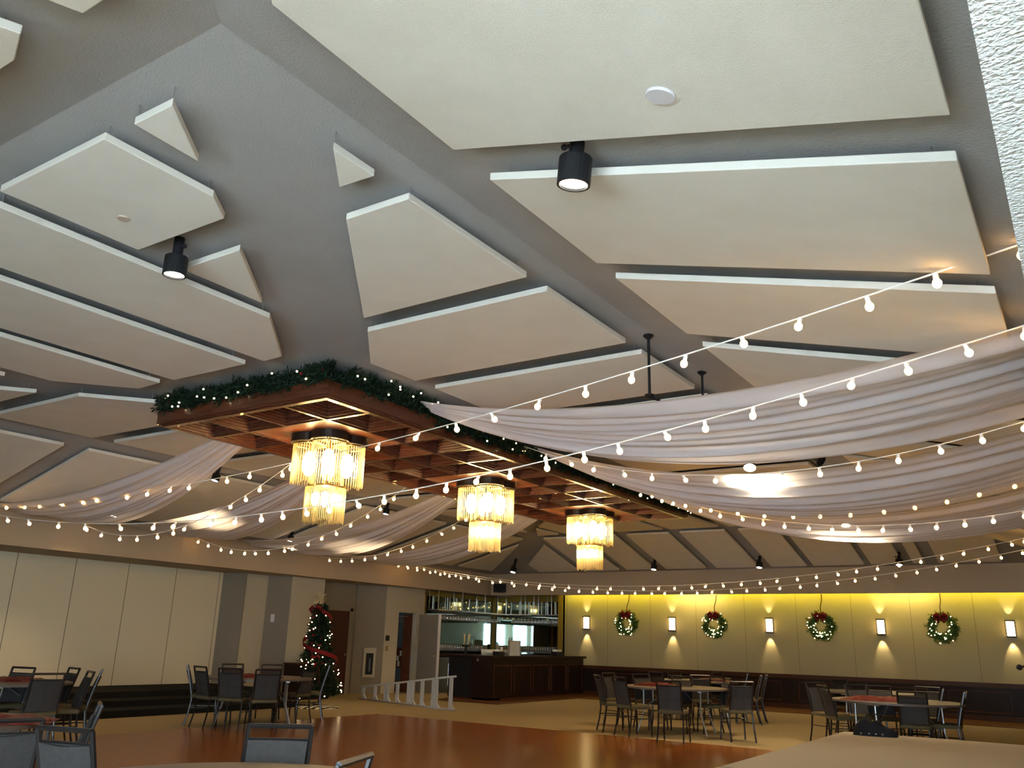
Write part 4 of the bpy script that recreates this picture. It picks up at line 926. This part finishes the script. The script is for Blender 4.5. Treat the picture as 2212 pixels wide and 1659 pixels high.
def on_face(name, label, cat, P0, P1, t, w, z0, z1, m, dep=.03):
    a, b = Vector(P0), Vector(P1); d_ = (b-a).normalized(); n_ = Vector((d_.y, -d_.x)); c_ = a.lerp(b, t)+n_*dep/2
    o = MB().cbox((0, 0, (z1-z0)/2), (w, dep, z1-z0)).build(name, m); o.location = (c_.x, c_.y, z0); o.rotation_euler = (0, 0, math.atan2(d_.y, d_.x))
    return tag(o, label, cat)
ec = on_face('extinguisher_cabinet', 'white recessed fire extinguisher cabinet on the shaded pier', 'cabinet', (-16.9, 17.85), (-16.46, 18.56), .55, .34, .42, 1.18, m_beige, .05)
MB().cbox((0, -.03, .35), (.2, .02, .55)).build('door_window', m_black, ec); MB().tube([(0, -.045, .15), (0, -.045, .5)], .03).build('extinguisher', m_bluegrey, ec)
on_face('thermostat', 'small pale plate on the shaded pier left of the tree', 'wall plate', (-16.9, 14.66), (-16.46, 15.03), .35, .09, 1.75, 1.93, m_disc)
o = MB().box((0, 0, 0), (.02, .14, .14)).build('door_sign', m_black); o.location = (-16.45, 18.62, 1.38); tag(o, 'small square dark sign left of the open closet', 'sign')
o = MB().box((0, 0, 0), (.02, .07, .12)).build('light_switch', m_brass); o.location = (-16.45, 18.66, 1.12); tag(o, 'brass switch plate below the square dark sign', 'light switch')
nb = thing('notice_board', 'papers pinned inside the open closet', 'notice board', (-17.2, 19.86, .95))
MB().box((0, 0, -.3), (.36, .02, .25)).build('board', m_brown, nb)
for x, z in ((.03, .0), (.13, -.12), (.24, .02), (.17, -.27)): MB().box((x, -.006, z), (x+.08, 0, z+.14)).build('paper', m_paper, nb)
hg = MB()
for k in range(7): hg.tube([(-16.9+k*.05, 19.2+k*.05, 2.05), (-16.93+k*.05, 19.25+k*.05, 1.88)], .005, 4)
hg.tube([(-17.3, 19.14, 2.06), (-16.5, 19.6, 2.06)], .012)
tag(hg.build('hanger_rail', m_steel), 'thin wire hangers on a rail at the top of the open closet', 'hanger rail')
# dark microphone tip at the right edge
mc = thing('microphone_stand', 'black microphone stand just entering at the right edge', 'microphone stand', (-.40, 10.3, .52))
MB().lathe([(.13, -.12), (.12, -.10), (.012, -.09)], 20).build('base', m_black, mc); MB().tube([(0, 0, -.09), (0, 0, .9)], .01).build('pole', m_black, mc)
MB().tube([(.1, 0, .94), (-.28, -.0, .83)], .011).build('boom', m_black, mc); MB().ball((-.3, 0, .825), .03).build('microphone', m_black, mc)

# ------------------------------------------------------------------ the person behind the camera, seen only in the bar mirrors
def person():
    me = bpy.data.meshes.new('body')
    J = {'pel': (0, 0, .95), 'ch': (0, 0, 1.25), 'nk': (0, 0, 1.47), 'hd': (0, .01, 1.58), 'tp': (0, 0, 1.70),
         'hl': (-.1, 0, .9), 'kl': (-.11, .02, .5), 'al': (-.11, 0, .08), 'tl': (-.11, .15, .03), 'hr': (.1, 0, .9), 'kr': (.11, .02, .5), 'ar': (.11, 0, .08), 'tr': (.11, .15, .03),
         'sl': (-.2, 0, 1.40), 'el': (-.24, .06, 1.14), 'wl': (-.10, .25, 1.30), 'sr': (.2, 0, 1.40), 'er': (.24, .06, 1.14), 'wr': (.10, .25, 1.30)}
    R = {'pel': .15, 'ch': .15, 'nk': .055, 'hd': .09, 'tp': .07, 'hl': .1, 'hr': .1, 'kl': .07, 'kr': .07, 'al': .05, 'ar': .05, 'tl': .04, 'tr': .04, 'sl': .07, 'sr': .07, 'el': .05, 'er': .05, 'wl': .035, 'wr': .035}
    k = list(J); Ed = [('pel', 'ch'), ('ch', 'nk'), ('nk', 'hd'), ('hd', 'tp'), ('pel', 'hl'), ('hl', 'kl'), ('kl', 'al'), ('al', 'tl'), ('pel', 'hr'), ('hr', 'kr'), ('kr', 'ar'), ('ar', 'tr'), ('ch', 'sl'), ('sl', 'el'), ('el', 'wl'), ('ch', 'sr'), ('sr', 'er'), ('er', 'wr')]
    me.from_pydata([J[i] for i in k], [(k.index(a), k.index(b)) for a, b in Ed], [])
    o = bpy.data.objects.new('person', me); C.objects.link(o); me.materials.append(m_blackf)
    o.modifiers.new('skin', 'SKIN'); sv = me.skin_vertices[0].data
    for i, n_ in enumerate(k): sv[i].radius = (R[n_], R[n_]*.8)
    sv[0].use_root = True; s_ = o.modifiers.new('sub', 'SUBSURF'); s_.levels = s_.render_levels = 1
    return o
pe = person(); pe.location = (.35, -.75, 0); pe.rotation_euler = (0, 0, .59)
tag(pe, 'person in dark clothes holding up a phone, reflected in the bar mirror', 'person')
